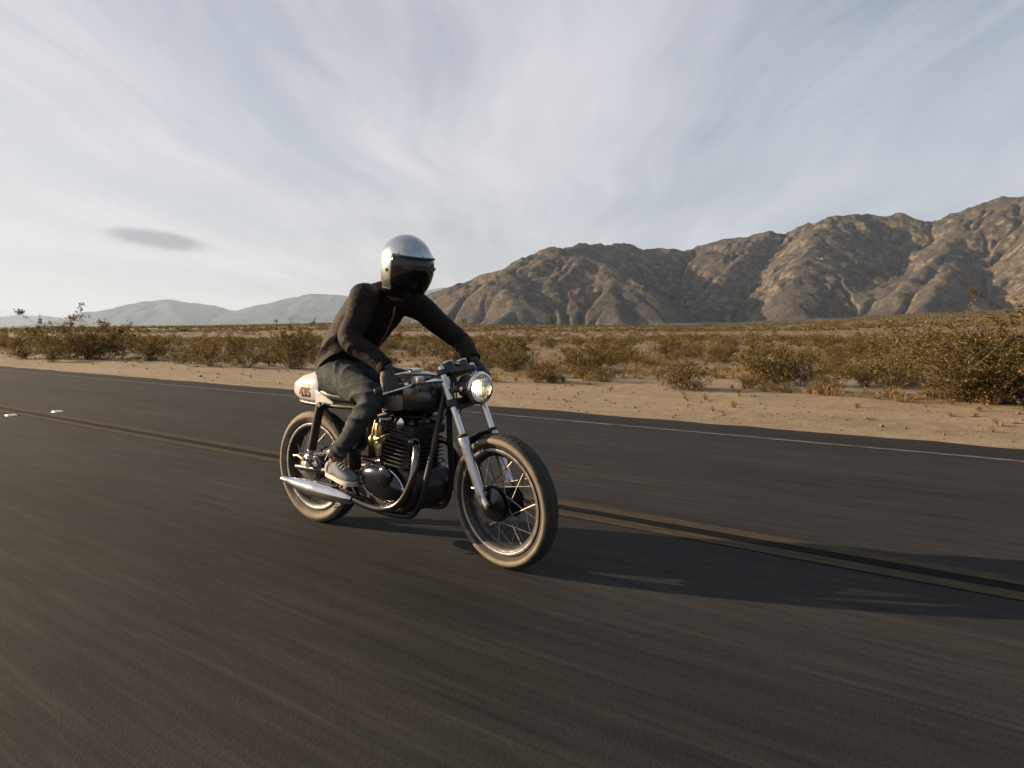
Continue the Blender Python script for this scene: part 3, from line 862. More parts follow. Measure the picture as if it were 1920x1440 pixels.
# shrubs one can point at: (kind, variant, photo base x, base y, height m, width factor, label)
BIG = [
    ('tall', 0, 168, 674, 1.30, 1.55, 'broad brown shrub left of the rider with thin wands rising out of its top'),
    ('wand', 0, 130, 672, 2.15, 1.05, 'spindly wands with small leaf tufts standing above the broad brown shrub on the skyline'),
    ('wand', 1, 205, 672, 2.00, 0.95, 'second bunch of spindly wands above the broad brown shrub, its tallest tips nearer the rider'),
    ('wand', 3, 168, 671, 1.85, 1.15, 'middle bunch of spindly leafy wands rising behind the broad brown shrub'),
    ('wand', 4, 100, 673, 1.70, 0.90, 'short bunch of wands at the end of the skyline shrub away from the rider'),
    ('creosote', 0, 40, 672, 0.95, 1.30, 'olive brown shrub nearest to where the road leaves the picture'),
    ('burro', 0, 100, 678, 0.62, 0.90, 'low straw brown shrub in front of the broad brown shrub'),
    ('creosote', 1, 285, 676, 1.05, 1.20, 'rounded brown shrub between the broad skyline shrub and the next dome'),
    ('burro', 1, 398, 686, 1.00, 0.95, 'dense dome shaped brown shrub half way between the skyline wands and the rider'),
    ('brittle', 0, 340, 682, 0.60, 0.90, 'low grey shrub at the foot of the dense brown dome'),
    ('brittle', 1, 462, 690, 0.55, 1.10, 'dark low shrub in shade between two brown domes behind the bike tail'),
    ('tall', 1, 556, 692, 1.15, 1.05, 'upright brown shrub just behind the rider\'s back'),
    ('wand', 2, 550, 691, 1.75, 0.60, 'dark leaf tufts on thin stems over the upright shrub behind the rider\'s back'),
    ('creosote', 2, 955, 698, 0.98, 1.05, 'brown olive shrub just beyond the headlight'),
    ('burro', 2, 1010, 716, 0.40, 1.00, 'small low shrub on the sand edge beyond the headlight'),
    ('creosote', 3, 1110, 698, 0.95, 1.15, 'olive shrub in the middle of the scrub beyond the front wheel'),
    ('burro', 3, 1280, 729, 0.66, 1.05, 'dark dome shrub standing alone at the sand edge in front of the shaded valley'),
    ('brittle', 2, 1130, 715, 0.38, 1.20, 'low grey brown shrub left of the dark dome shrub'),
    ('creosote', 4, 1455, 722, 1.02, 1.10, 'olive brown shrub with dark shaded base on the sand edge, beyond the dark dome'),
    ('brittle', 3, 1500, 724, 0.55, 1.05, 'low dark shrub leaning against the olive brown sand edge shrub'),
    ('creosote', 5, 1665, 722, 0.92, 1.00, 'olive shrub between the sand edge shrub and the tall mesquite'),
    ('burro', 4, 1625, 724, 0.40, 1.00, 'small brown shrub in front of the gap before the tall mesquite'),
    ('mesquite', 0, 1870, 754, 1.45, 1.45, 'tall dense olive mesquite bush at the roadside, nearest plant to the camera'),
    ('mesquite', 1, 2030, 758, 1.25, 1.40, 'mesquite bush half cut off by the frame behind the tallest one'),
    ('burro', 5, 1800, 752, 0.55, 1.10, 'low brown undergrowth at the foot of the tall mesquite'),
]
taken = []
for (kd, va, bx_, by_, h, ws, lab) in BIG:
    p = on_ground(bx_, by_, 0.02)
    plant(kd, va, p.x, p.y, h, ws, lab, 'shrubs along the roadside sand'); taken.append((p.x, p.y, h))


def in_wedge(x, y, m0=-260, m1=2250):
    f = x * C_FWD.x + y * C_FWD.y; s = x * C_RIGHT.x + y * C_RIGHT.y
    return f > 1 and m0 < 960 + F_PX * s / f < m1


# the scrub field behind them, thinning into the distance
WORD = {'creosote': 'olive creosote shrub', 'burro': 'low brown dome shrub', 'brittle': 'low grey green shrub', 'grass': 'straw grass clump'}
ORD = 'first second third fourth fifth sixth seventh eighth ninth tenth eleventh twelfth thirteenth fourteenth fifteenth sixteenth seventeenth eighteenth nineteenth twentieth'.split()
ORD += ['twenty ' + w for w in ORD[:9]] + ['thirtieth'] + ['thirty ' + w for w in ORD[:9]] + ['fortieth'] + ['forty ' + w for w in ORD[:9]]
MARKS = [(-200, 100, 'the shrub where the road leaves the picture'), (100, 250, 'the broad shrub with skyline wands'), (250, 340, 'the rounded shrub after the wands'), (340, 480, 'the dense brown dome behind the bike tail'),
         (480, 640, 'the upright shrub behind the rider'), (640, 900, 'the rider'), (900, 1040, 'the headlight'), (1040, 1190, 'the middle olive shrub'), (1190, 1350, 'the lone dark dome shrub'),
         (1350, 1560, 'the sand edge shrub with shaded base'), (1560, 1740, 'the olive shrub next to the mesquite'), (1740, 2300, 'the tall mesquite')]
field = []
tries = 0
while len(field) < 400 and tries < 60000:
    tries += 1
    r = 12.5 * (95 / 12.5) ** (rs.random() ** 0.85)
    px = rs.uniform(-120, 2060)
    q = on_ground(px, 900); dv = Vector((q.x, q.y, 0)).normalized()
    x, y = dv.x * r, dv.y * r
    if y < EDGE + 3.4 + rs.uniform(0, 2.5): continue
    kd = rs.choices(['creosote', 'burro', 'brittle', 'grass'], [5.0, 3.4, 2.6, 3.4 if r < 30 else 1.0])[0]
    h = {'creosote': rs.uniform(.5, .95), 'burro': rs.uniform(.3, .65), 'brittle': rs.uniform(.28, .55), 'grass': rs.uniform(.22, .45)}[kd]
    if r < 18: h *= 0.75
    if any((x - a) ** 2 + (y - b) ** 2 < (0.40 * (h + c)) ** 2 for a, b, c in taken): continue
    taken.append((x, y, h)); field.append((r, px, kd, x, y, h))
seen = {}
for (r, px, kd, x, y, h) in sorted(field):
    mk = next(mm for mm in MARKS if mm[0] <= px < mm[1] or mm is MARKS[-1])
    k = seen.get((kd, mk[2]), 0); seen[(kd, mk[2])] = k + 1
    plant(kd, rs.randint(0, 5 if kd != 'grass' else 3), x, y, h, rs.uniform(.85, 1.2), ORD[k] + ' ' + WORD[kd] + ' back behind ' + mk[2],
          {'creosote': 'creosote in the scrub field', 'burro': 'brown domes in the scrub field', 'brittle': 'grey shrubs in the scrub field', 'grass': 'dry grass clumps'}[kd])

# farther scrub: too many to count
def scrub_field(name, n, r0, r1, per, size, leaf, seed, mat, label):
    rng = np.random.default_rng(seed)
    r = np.exp(rng.uniform(np.log(r0), np.log(r1), n)); px = rng.uniform(-350, 2350, n)
    t = (px - 960) / F_PX
    x = r * (C_FWD.x + C_RIGHT.x * t) / np.hypot(1, t); y = r * (C_FWD.y + C_RIGHT.y * t) / np.hypot(1, t)
    ok = (y > EDGE + 8) & (fbm(x / 40, y / 40, 3, seed) > -0.35)
    x, y, r = x[ok], y[ok], r[ok]; n = len(x)
    z = ground_h(x, y)
    s = size * rng.uniform(.55, 1.25, n) * (1 + r / 2500)
    az = rng.uniform(0, 2 * PI, (n, per)); el = np.arccos(rng.uniform(0.05, 1, (n, per))); rad_ = rng.uniform(.35, 1, (n, per)) ** .5
    c = np.stack([x[:, None] + s[:, None] * .75 * rad_ * np.sin(el) * np.cos(az), y[:, None] + s[:, None] * .75 * rad_ * np.sin(el) * np.sin(az),
                  z[:, None] + s[:, None] * .62 * rad_ * np.cos(el)], 2).reshape(-1, 3)
    N = n * per
    a = rng.normal(0, 1, (N, 3)); a /= np.linalg.norm(a, axis=1)[:, None]
    b = np.cross(a, rng.normal(0, 1, (N, 3))); b /= np.linalg.norm(b, axis=1)[:, None]
    L = (np.repeat(s, per) * leaf * rng.uniform(.5, 1.2, N))[:, None]
    V = np.stack([c - a * L, c + b * L * .6, c + a * L, c - b * L * .6], 1).reshape(-1, 3)
    o = fast_mesh(name, V, np.arange(N * 4).reshape(-1, 4), M[mat])
    tag(o, label, None, None, 'stuff')


scrub_field('distant_scrub', 2300, 55, 260, 110, 0.80, 0.085, 1, 'leaf_olive', 'olive scrub covering the plain beyond the nearer shrubs')
scrub_field('distant_scrub', 1500, 50, 260, 100, 0.65, 0.085, 2, 'leaf_brown', 'brown scrub covering the plain beyond the nearer shrubs')
scrub_field('distant_scrub', 9000, 200, 1000, 22, 1.15, 0.22, 3, 'leaf_olive', 'faint scrub cover on the rising plain')
scrub_field('distant_scrub', 14000, 700, 3600, 7, 1.7, 0.40, 4, 'leaf_grey', 'scrub texture on the gravel slope below the mountains')

# loose stones and dead stalks on the bare roadside strip
rng = np.random.default_rng(8)
n = 900
px = rng.uniform(-100, 2050, n); yy = EDGE + 0.25 + rng.gamma(1.6, 1.5, n)
t = (px - 960) / F_PX
xx = yy * (C_FWD.x + C_RIGHT.x * t) / (C_FWD.y + C_RIGHT.y * t)
zz = ground_h(xx, yy); s = rng.gamma(1.5, 0.007, n) + 0.004
oc = np.array([[1, 0, 0], [0, 1, 0], [-1, 0, 0], [0, -1, 0], [0, 0, .7], [0, 0, -.5]])
ang = rng.uniform(0, 2 * PI, n)
Rm = np.stack([np.stack([np.cos(ang), -np.sin(ang), 0 * ang], 1), np.stack([np.sin(ang), np.cos(ang), 0 * ang], 1), np.stack([0 * ang, 0 * ang, 1 + 0 * ang], 1)], 1)
V = np.einsum('nij,kj->nki', Rm, oc) * (s[:, None, None] * rng.uniform(.6, 1.3, (n, 1, 3))) + np.stack([xx, yy, zz + s * .25], 1)[:, None, :]
F = np.array([[0, 1, 4], [1, 2, 4], [2, 3, 4], [3, 0, 4], [1, 0, 5], [2, 1, 5], [3, 2, 5], [0, 3, 5]])
V = V.reshape(-1, 3); F = (np.arange(n)[:, None, None] * 6 + F).reshape(-1, 3)
M['stone'] = simple('roadside stones', (0.17, 0.13, 0.085), 0.9, 0, 0.35, 2.0)
tag(fast_mesh('gravel', V, F, M['stone']), 'loose small stones on the sandy roadside strip', kind='stuff')
n = 170
px = rng.uniform(-100, 2050, n); yy = EDGE + 0.9 + rng.gamma(2.2, 1.5, n); t = (px - 960) / F_PX
xx = yy * (C_FWD.x + C_RIGHT.x * t) / (C_FWD.y + C_RIGHT.y * t)
zz = ground_h(xx, yy)
# a denser growth of straw and herbs between the shrubs
n2 = 4200
px2 = rng.uniform(-150, 2080, n2); r2 = np.exp(rng.uniform(np.log(12.5), np.log(75), n2)); t2 = (px2 - 960) / F_PX
x2 = r2 * (C_FWD.x + C_RIGHT.x * t2) / np.hypot(1, t2); y2 = r2 * (C_FWD.y + C_RIGHT.y * t2) / np.hypot(1, t2)
ok2 = (y2 > EDGE + 3.2 + rng.uniform(0, 3, n2)) & (fbm(x2 / 5, y2 / 5, 3, 44) > -0.15)
x2, y2 = x2[ok2], y2[ok2]
Vs, Fs = [], []; off = 0
gv = [grass_meshes(700 + k, 0.10, 0.16, 22) for k in range(5)]
for i in range(n):
    V, F = gv[i % 5]; sc_ = rng.uniform(.4, 1.3)
    Vs.append(V * sc_ + [xx[i], yy[i], zz[i]]); Fs.append(F + off); off += len(V)
gv = [grass_meshes(750 + k, 0.24, 0.50, 26) for k in range(6)]
z2 = ground_h(x2, y2)
for i in range(len(x2)):
    V, F = gv[i % 6]; sc_ = rng.uniform(.5, 1.35); ca_, sa2 = math.cos(i * 2.4), math.sin(i * 2.4)
    W = np.stack([V[:, 0] * ca_ - V[:, 1] * sa2, V[:, 0] * sa2 + V[:, 1] * ca_, V[:, 2]], 1) * [1.6, 1.6, 1]
    Vs.append(W * sc_ + [x2[i], y2[i], z2[i]]); Fs.append(F + off); off += len(V)
tag(fast_mesh('dry_grass', np.concatenate(Vs), np.concatenate(Fs), M['straw']), 'sparse short dry grass on the sandy roadside strip', kind='stuff')

# ================================================================== MOTORCYCLE
# built in its own frame: x forward, y to the rider's left, z up, origin on the road under the rear axle
BX, BY = -3.300, 2.585
bike = empty('motorcycle', (BX, BY, 0))
tag(bike, 'black cafe racer motorcycle with white tail cowl and lit round headlight, ridden along the road', 'motorcycle')
R_AX = Vector((0.012, 0, 0.335)); F_AX = Vector((1.378, 0, 0.325))
RAKE = Vector((-0.388, 0, 0.9217)).normalized()
STEM = Vector((1.048, 0, 0.905))
ST = Matrix.Translation(STEM) @ Matrix.Rotation(math.radians(-8.5), 4, RAKE) @ Matrix.Translation(-STEM)


def steer(o): o.matrix_basis = ST @ o.matrix_basis; return o


def side_pair(fn):
    for s in (-1, 1): fn(s)


def wheel(ax, r_out, w, rim_r, hub_r, hub_w, front):
    rim = MB()
    rw = w * 0.36
    rim.lathe([(rim_r + .010, -rw), (rim_r + .012, -rw + .006), (rim_r - .004, -rw + .010), (rim_r - .016, -rw * .45), (rim_r - .018, 0), (rim_r - .016, rw * .45), (rim_r - .004, rw - .010),
               (rim_r + .012, rw - .006), (rim_r + .010, rw), (rim_r - .002, rw), (rim_r - .010, rw - .004), (rim_r - .024, rw * .45), (rim_r - .026, 0), (rim_r - .024, -rw * .45), (rim_r - .010, -rw + .004), (rim_r - .002, -rw)],
              n=72, closed=True)
    wh = rim.build('wheel', M['engine_black'], bike); wh.location = ax
    for s in (-1, 1): MB().lathe([(rim_r + .0125, s * (rw - .005)), (rim_r + .0135, s * (rw + .0015)), (rim_r + .004, s * (rw + .003)), (rim_r - .001, s * (rw + .001))], n=72, closed=True).build('rim_lip', M['alu'], wh)
    t = MB(); prof = []
    cr_ = (r_out - rim_r - .004) / 2; cc = rim_r + .004 + cr_
    for k in range(28):
        a = 2 * PI * k / 28
        rr = cc + cr_ * math.sin(a) * (1.0 if math.sin(a) > 0 else 1.0); yy_ = (w / 2) * math.copysign(abs(math.cos(a)) ** .8, math.cos(a))
        if math.sin(a) < -0.2: yy_ *= 0.80
        if k in (3, 5, 9, 11): rr -= .0035           # ribs on the shoulder
        if k in (7,): rr -= 0.002
        prof.append((rr, yy_))
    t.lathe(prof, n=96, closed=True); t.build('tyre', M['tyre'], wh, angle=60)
    # tread blocks along both shoulders
    tb = MB(); nb = 60
    for k in range(nb):
        for s in (-1, 1):
            a = 2 * PI * (k + (0.5 if s > 0 else 0)) / nb
            for (yc, dr, ln) in ((w * .14, -.0026, .020), (w * .31, -.0112, .016)):
                c = Vector((math.cos(a) * (r_out + dr - .001), s * yc, math.sin(a) * (r_out + dr - .001)))
                rot = Matrix((Vector((-math.sin(a), 0, math.cos(a))), Vector((0, 1, 0)), Vector((math.cos(a), 0, math.sin(a))))).transposed()
                rot = rot @ Matrix.Rotation(s * (-.42 if yc > w * .2 else 0.0), 3, 'X') @ Matrix.Rotation(s * .5, 3, 'Z')
                tb.box(c, (ln, w * .13, .006), rot)
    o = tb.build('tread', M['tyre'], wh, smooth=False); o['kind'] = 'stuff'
    h = MB()
    h.lathe([(.016, -hub_w / 2 - .012), (.030, -hub_w / 2 - .010), (hub_r * .55, -hub_w / 2), (hub_r, -hub_w / 2 + .004), (hub_r, -hub_w / 2 + .012), (hub_r * .80, -hub_w / 2 + .018), (hub_r * .74, 0), (hub_r * .8, hub_w / 2 - .018),
             (hub_r, hub_w / 2 - .012), (hub_r, hub_w / 2 - .004), (hub_r * .55, hub_w / 2), (.03, hub_w / 2 + .01), (.016, hub_w / 2 + .012)], n=40)
    h.build('hub', M['engine_polish'] if front else M['alu'], wh)
    fins = MB()
    for k in range(4):
        yk = -hub_w / 2 + .024 + k * (hub_w - .048) / 3
        fins.lathe([(hub_r * .7, yk - .002), (hub_r * .94, yk - .002), (hub_r * .94, yk + .002), (hub_r * .7, yk + .002)], n=40, closed=True)
    fins.build('hub_rib', M['engine_black'], wh)
    # spokes: one mesh, laced on alternating flanges
    L = rim_r - hub_r * .9
    sp = {}
    for s in (-1, 1):
        for tdir in (-1, 1):
            a0 = tdir * .95
            p0 = Vector((hub_r * .93 * math.cos(a0), s * (hub_w / 2 - .008), hub_r * .93 * math.sin(a0)))
            p1 = Vector((rim_r - .018, s * rw * .25, 0))
            b = MB(); b.tube([p0, p1], .0022, 5)
            me = b.mesh('spoke'); me.materials.append(M['spoke']); sp[(s, tdir)] = me
    for k in range(36):
        s = -1 if k % 2 else 1; td = -1 if (k // 2) % 2 else 1
        o = bpy.data.objects.new('spoke', sp[(s, td)]); link(o, wh)
        o.rotation_euler = (0, 2 * PI * k / 36 + .04, 0)
    # brake plate with arm on the right-hand side, axle
    bp = MB().lathe([(hub_r * .88, -hub_w / 2 - .002), (hub_r * .90, -hub_w / 2 - .010), (hub_r * .45, -hub_w / 2 - .020), (.022, -hub_w / 2 - .026), (.012, -hub_w / 2 - .030)], n=36)
    bp.build('brake_plate', M['engine_polish'] if front else M['alu'], wh)
    ba = MB(); yb = -hub_w / 2 - .026
    ba.tube([(-.03, yb, hub_r * .55), (-.075, yb, hub_r * .75), (-.12, yb, hub_r * .72)], [.008, .006, .005], 8)
    ba.lathe([(.012, -.008), (.012, .008)], (-.03, yb, hub_r * .55), n=12)
    ba.build('brake_arm', M['brass'], wh)
    ax_ = MB().lathe([(.009, -.118), (.014, -.117), (.014, -.103), (.009, -.102), (.009, .102), (.014, .103), (.014, .117), (.009, .118)], n=12)
    ax_.build('axle', M['chrome'], wh)
    return wh


rear_w = wheel(R_AX, 0.335, 0.112, 0.243, 0.085, 0.13, False)
front_w = wheel(F_AX, 0.325, 0.094, 0.244, 0.088, 0.12, True)
rear_w['label'] = 'rear wheel with dusty tan tyre'; front_w['label'] = 'front wheel with dusty tan tyre and drum brake'
steer(front_w)

# ---- front fork
FD = Vector((1.350, 0, 0.330)) - Vector((1.092, 0, 0.945)); FD.normalize()
TOP = Vector((1.092, 0, 0.945))
FL = 0.666
for s in (-1, 1):
    o_ = Vector((0, s * .098, 0)); a = TOP + o_
    P = lambda t, a=a: a + FD * t
    b = MB()
    b.tube([P(.335), P(.345), P(.352), P(.40), P(.60), P(.652), P(FL)], [.022, .026, .0275, .0255, .0235, .0225, .018], 18)
    b.tube([P(.640), P(.668)], [.024, .020], 12)
    leg = b.build('fork_leg', M['alu'], bike); steer(leg)
    MB().tube([P(-.012), P(.36)], .0175, 16).build('fork_tube', M['chrome'], leg)
    MB().tube([P(.325), P(.332), P(.342), P(.346)], [.019, .0265, .0265, .019], 16).build('dust_seal', M['rubber'], leg)
    MB().tube([P(-.018), P(-.006)], [.015, .019], 12).build('fork_cap', M['chrome'], leg)
    # headlight ear on the tube
    MB().tube([P(.055), P(.150)], .0215, 16).build('fork_sleeve', M['alu'], leg)
    MB().tube([P(.625) + Vector((0, 0, 0)), F_AX + o_ * 1.06], [.019, .017], 10).build('axle_clamp', M['alu'], leg)
for (t, w_, mt, th) in ((.012, .25, 'frame_black', .026), (.170, .26, 'frame_black', .036)):
    b = MB(); c = TOP + FD * t
    n = 24; sec = []
    up = -FD
    fwd = Vector((FD.z * -1, 0, FD.x)).normalized()
    if fwd.x < 0: fwd = -fwd
    pts = []
    for k in range(n):
        a = 2 * PI * k / n
        yy_ = math.copysign(abs(math.sin(a)) ** .7, math.sin(a)) * w_ / 2
        xx_ = math.cos(a) * (.038 if abs(yy_) > .06 else .055) - (.028 if abs(yy_) < .06 else 0.0)
        pts.append(c + Vector((0, yy_, 0)) + fwd * xx_)
    b.loft([[p - up * th / 2 for p in pts], [p + up * th / 2 for p in pts]])
    steer(b.build('triple_clamp', M[mt], bike, bevel=.004))
steer(MB().lathe([(.020, -.01), (.026, 0), (.026, .02), (.012, .03)], TOP + FD * .0 - Vector((.045, 0, 0)), -FD, 16).build('steering_nut', M['chrome'], bike))
# fork brace hugging the tyre
bc = TOP + FD * .41
arc = [(F_AX.x + .336 * math.cos(q), F_AX.z + .336 * math.sin(q)) for q in np.linspace(1.92, 2.32, 6)]
fb = MB(); fb.loft([[(x, -.055, z - .012), (x, -.060, z), (x, -.03, z + .010), (x, .03, z + .010), (x, .060, z), (x, .055, z - .012), (x, .03, z + .005), (x, -.03, z + .005)] for x, z in arc])
steer(fb.build('front_mudguard', M['frame_black'], bike))
for s in (-1, 1):
    steer(MB().tube([(F_AX.x + .345 * math.cos(2.1), s * .058, F_AX.z + .345 * math.sin(2.1)), tuple(TOP + FD * .40 + Vector((0, s * .09, 0)))], .006, 8).build('mudguard_stay', M['frame_black'], bike))

# ---- headlight
HLc = Vector((1.236, 0, 0.858)); hr = 0.074
hax = Vector((1, 0, -0.04)).normalized()
K = hr / .086
b = MB().lathe([(.012 * K, -.115), (.045 * K, -.108), (.066 * K, -.085), (.080 * K, -.045), (hr - .002, 0), (hr - .002, .012), (hr - .005, .012), (hr - .006, 0), (.074 * K, -.047), (.060 * K, -.082), (.040 * K, -.100), (.010 * K, -.105)], HLc, hax, 40)
hl = steer(b.build('headlight', M['black_paint'], bike))
MB().lathe([(hr - .006, .008), (hr + .002, .006), (hr + .006, .016), (hr + .002, .028), (hr - .006, .030), (hr - .009, .022)], HLc, hax, 48, closed=True).build('headlight_rim', M['chrome'], hl)
MB().lathe([(.008, -.046), (.026, -.041), (.046, -.024), (.058, -.004), (.0655, .014), (.0665, .012), (.060, -.008), (.047, -.029), (.026, -.047), (.008, -.052)], HLc, hax, 40, closed=True).build('reflector', M['mirror'], hl)
MB().ball(HLc + hax * -.018, (.017, .026, .012)).build('bulb', M['bulb'], hl)
MB().lathe([(.002, .032), (.026, .0305), (.047, .026), (.060, .020), (.066, .016), (.066, .014), (.060, .018), (.047, .024), (.026, .0285), (.002, .030)], HLc, hax, 48).build('lens', M['lens'], hl)
for s in (-1, 1):
    e = TOP + FD * .10 + Vector((0, s * .098, 0))
    steer(MB().tube([e, e + Vector((.045, s * .004, -.004)), HLc + Vector((-.03, s * .070, 0))], [.012, .010, .009], 8).build('headlight_bracket', M['frame_black'], bike))
    steer(MB().lathe([(.013, -.006), (.013, .006), (.008, .010)], HLc + Vector((-.03, s * .076, 0)), (0, s, 0), 12).build('bracket_bolt', M['chrome'], bike))
# ---- instruments
for s in (-1, 1):
    c = TOP + Vector((-.012, s * .045, .016)); ax = Vector((-.55, 0, .83)).normalized()
    gq = steer(MB().lathe([(.010, -.040), (.026, -.036), (.030, -.01), (.030, .012), (.028, .016)], c, ax, 28).build('gauge', M['frame_black'], bike))
    MB().lathe([(.026, .012), (.031, .010), (.032, .017), (.027, .019)], c, ax, 28, closed=True).build('gauge_ring', M['chrome'], gq)
# ---- clip-on bars, levers, cables
GRIP = {}
for s in (-1, 1):
    a = TOP + FD * .062 + Vector((0, s * .098, 0))
    p1 = a + Vector((-.012, s * .035, .012)); fx = .055 if s > 0 else 0.0; p2 = Vector((.972 + fx, s * .215, .882)); p3 = Vector((0.885 + fx, s * .338, .856))
    hb_ = steer(MB().tube(cr([a, p1, p2, p3], 5), .0112, 12).build('handlebar', M['chrome'] if s < 0 else M['frame_black'], bike))
    MB().tube([a - FD * .02, a + FD * .02], .0255, 14).build('bar_clamp', M['alu'], hb_)
    gd = (p3 - p2).normalized()
    MB().tube([p2 + gd * .018, p2 + gd * .024, p3 - gd * .004, p3 + gd * .004, p3 + gd * .010], [.019, .0165, .0165, .0185, .014], 14).build('grip', M['rubber'], hb_)
    GRIP[s] = ((p2 + gd * .082), gd)
    # switch block and lever perch
    MB().tube([p2 - gd * .035, p2 - gd * .004], [.019, .019], 12).build('switch_block', M['frame_black'], hb_)
    q0 = p2 - gd * .012 + Vector((.028, 0, .004))
    lv = MB(); lv.tube(cr([q0 + Vector((-.02, 0, 0)), q0, q0 + gd * .05 + Vector((.026, 0, -.004)), q0 + gd * .13 + Vector((.020, 0, -.010)), q0 + gd * .165 + Vector((.026, 0, -.012))], 4), [.008, .008, .006, .0055, .007], 8)
    lv.build('lever', M['alu'] if s < 0 else M['frame_black'], hb_)
    MB().tube(cr([q0, q0 - gd * .05 + Vector((.03, 0, .012)), Vector((1.13, s * .06, .93)), Vector((1.10, s * .05, .80)), Vector((1.0, s * .05, .66))], 6), .0042, 7).build('cable', M['rubber'], hb_)
steer(MB().tube(cr([(1.13, -.04, .88), (1.16, -.075, .74), (1.20, -.075, .60), (1.285, -.065, .50), (1.345, -.085, .395)], 6), .0045, 7).build('brake_cable', M['rubber'], bike))
# master cylinder on the right bar
c = GRIP[-1][0] + Vector((.105, .085, .036))
mc = steer(MB().box(c, (.055, .045, .036)).build('brake_reservoir', M['alu'], bike, bevel=.006))

# ---- fuel tank
sections = []
spec = [(.500, .735, .060, .020), (.520, .742, .082, .055), (.560, .757, .100, .085), (.620, .775, .118, .105), (.700, .790, .130, .118), (.780, .798, .136, .124), (.860, .800, .134, .120), (.920, .797, .122, .108), (.965, .790, .098, .085), (.990, .783, .066, .050), (1.000, .780, .030, .022)]
for (x, zc, hw, hh) in spec:
    ring = []
    for k in range(32):
        a = 2 * PI * k / 32; ca, sa_ = math.cos(a), math.sin(a)
        yy_ = hw * math.copysign(abs(ca) ** .72, ca); zz_ = hh * math.copysign(abs(sa_) ** .80, sa_)
        if zz_ < 0: zz_ *= .80
        ring.append((x, yy_, zc + zz_))
    sections.append(ring)
b = MB(); b.loft(sections); tank = b.build('fuel_tank', M['black_paint'], bike, angle=70)
tank_bvh = BVHTree.FromPolygons([Vector(v) for v in b.v], [f for f in b.f])


def on_side(bvh, x, z, s, lift):
    h = bvh.ray_cast(Vector((x, s * 1.0, z)), Vector((0, -s, 0)))[0]
    return None if h is None else Vector((x, h.y + s * lift, z))


for s in (-1, 1):
    outl = [(.640, .790), (.660, .806), (.70, .812), (.79, .812), (.835, .806), (.850, .790), (.840, .757), (.822, .733), (.800, .722), (.74, .720), (.69, .730), (.655, .757)]
    pad = MB(); n = len(outl); cx_, cz_ = sum(p[0] for p in outl) / n, sum(p[1] for p in outl) / n
    rings = []
    for (k, lift) in ((1.0, -.004), (.985, .007), (.90, .009), (.5, .010), (.1, .010)):
        rr = []
        for (x, z) in outl:
            q = on_side(tank_bvh, cx_ + (x - cx_) * k, cz_ + (z - cz_) * k, s, lift)
            rr.append(q or Vector((x, s * .12, z)))
        rings.append(rr)
    pad.loft(rings); pad.build('tank_patch', M['pad'], tank)  # raised grey green patch low on the tank side
MB().lathe([(.034, 0), (.036, .008), (.030, .016), (.012, .020)], (.80, 0, .917), (0, 0, 1), 28).build('filler_cap', M['chrome'], tank)
MB().tube([(.70, -.12, .690), (.95, -.10, .700)], .004, 6).build('tank_seam', M['frame_black'], tank)

# ---- seat and tail cowl
b = MB(); sec = []
for (x, zc, hw, hh) in [(.12, .775, .085, .028), (.16, .778, .105, .034), (.26, .772, .115, .034), (.38, .764, .112, .034), (.47, .765, .095, .036), (.515, .778, .070, .030)]:
    sec.append([(x, hw * math.copysign(abs(math.cos(a)) ** .6, math.cos(a)), zc + hh * math.copysign(abs(math.sin(a)) ** .7, math.sin(a))) for a in [2 * PI * k / 24 for k in range(24)]])
b.loft(sec); b.build('seat', M['leather'], bike, angle=60)
b = MB(); sec = []
for (x, z0, z1, hw) in [(-.125, .770, .800, .030), (-.120, .756, .828, .058), (-.095, .742, .852, .085), (-.05, .725, .874, .100), (.02, .718, .890, .108), (.09, .712, .898, .112), (.135, .708, .900, .112), (.150, .710, .895, .108)]:
    ring = []
    for k in range(32):
        a = 2 * PI * k / 32; ca, sa_ = math.cos(a), math.sin(a)
        zc = (z0 + z1) / 2; hh = (z1 - z0) / 2
        wy = hw * (1.0 - .34 * max(0, sa_) ** 2)
        ring.append((x, wy * math.copysign(abs(ca) ** .55, ca), zc + hh * math.copysign(abs(sa_) ** .62, sa_)))
    sec.append(ring)
b.loft(sec)
# lower side panels that run forward under the seat
cowl = b.build('tail_cowl', M['cowl_white'], bike, angle=60)
cowl_bvh = BVHTree.FromPolygons([Vector(v) for v in b.v], [f for f in b.f])
for s in (-1, 1):
    pn = MB(); pn.loft([[(.13, s * .100, .722), (.13, s * .114, .722), (.13, s * .114, .800), (.13, s * .100, .800)], [(.20, s * .105, .722), (.20, s * .117, .722), (.20, s * .117, .775), (.20, s * .105, .775)], [(.285, s * .105, .724), (.285, s * .115, .724), (.285, s * .115, .738), (.285, s * .105, .738)]])
    pn.build('side_panel', M['cowl_white'], cowl, bevel=.004)


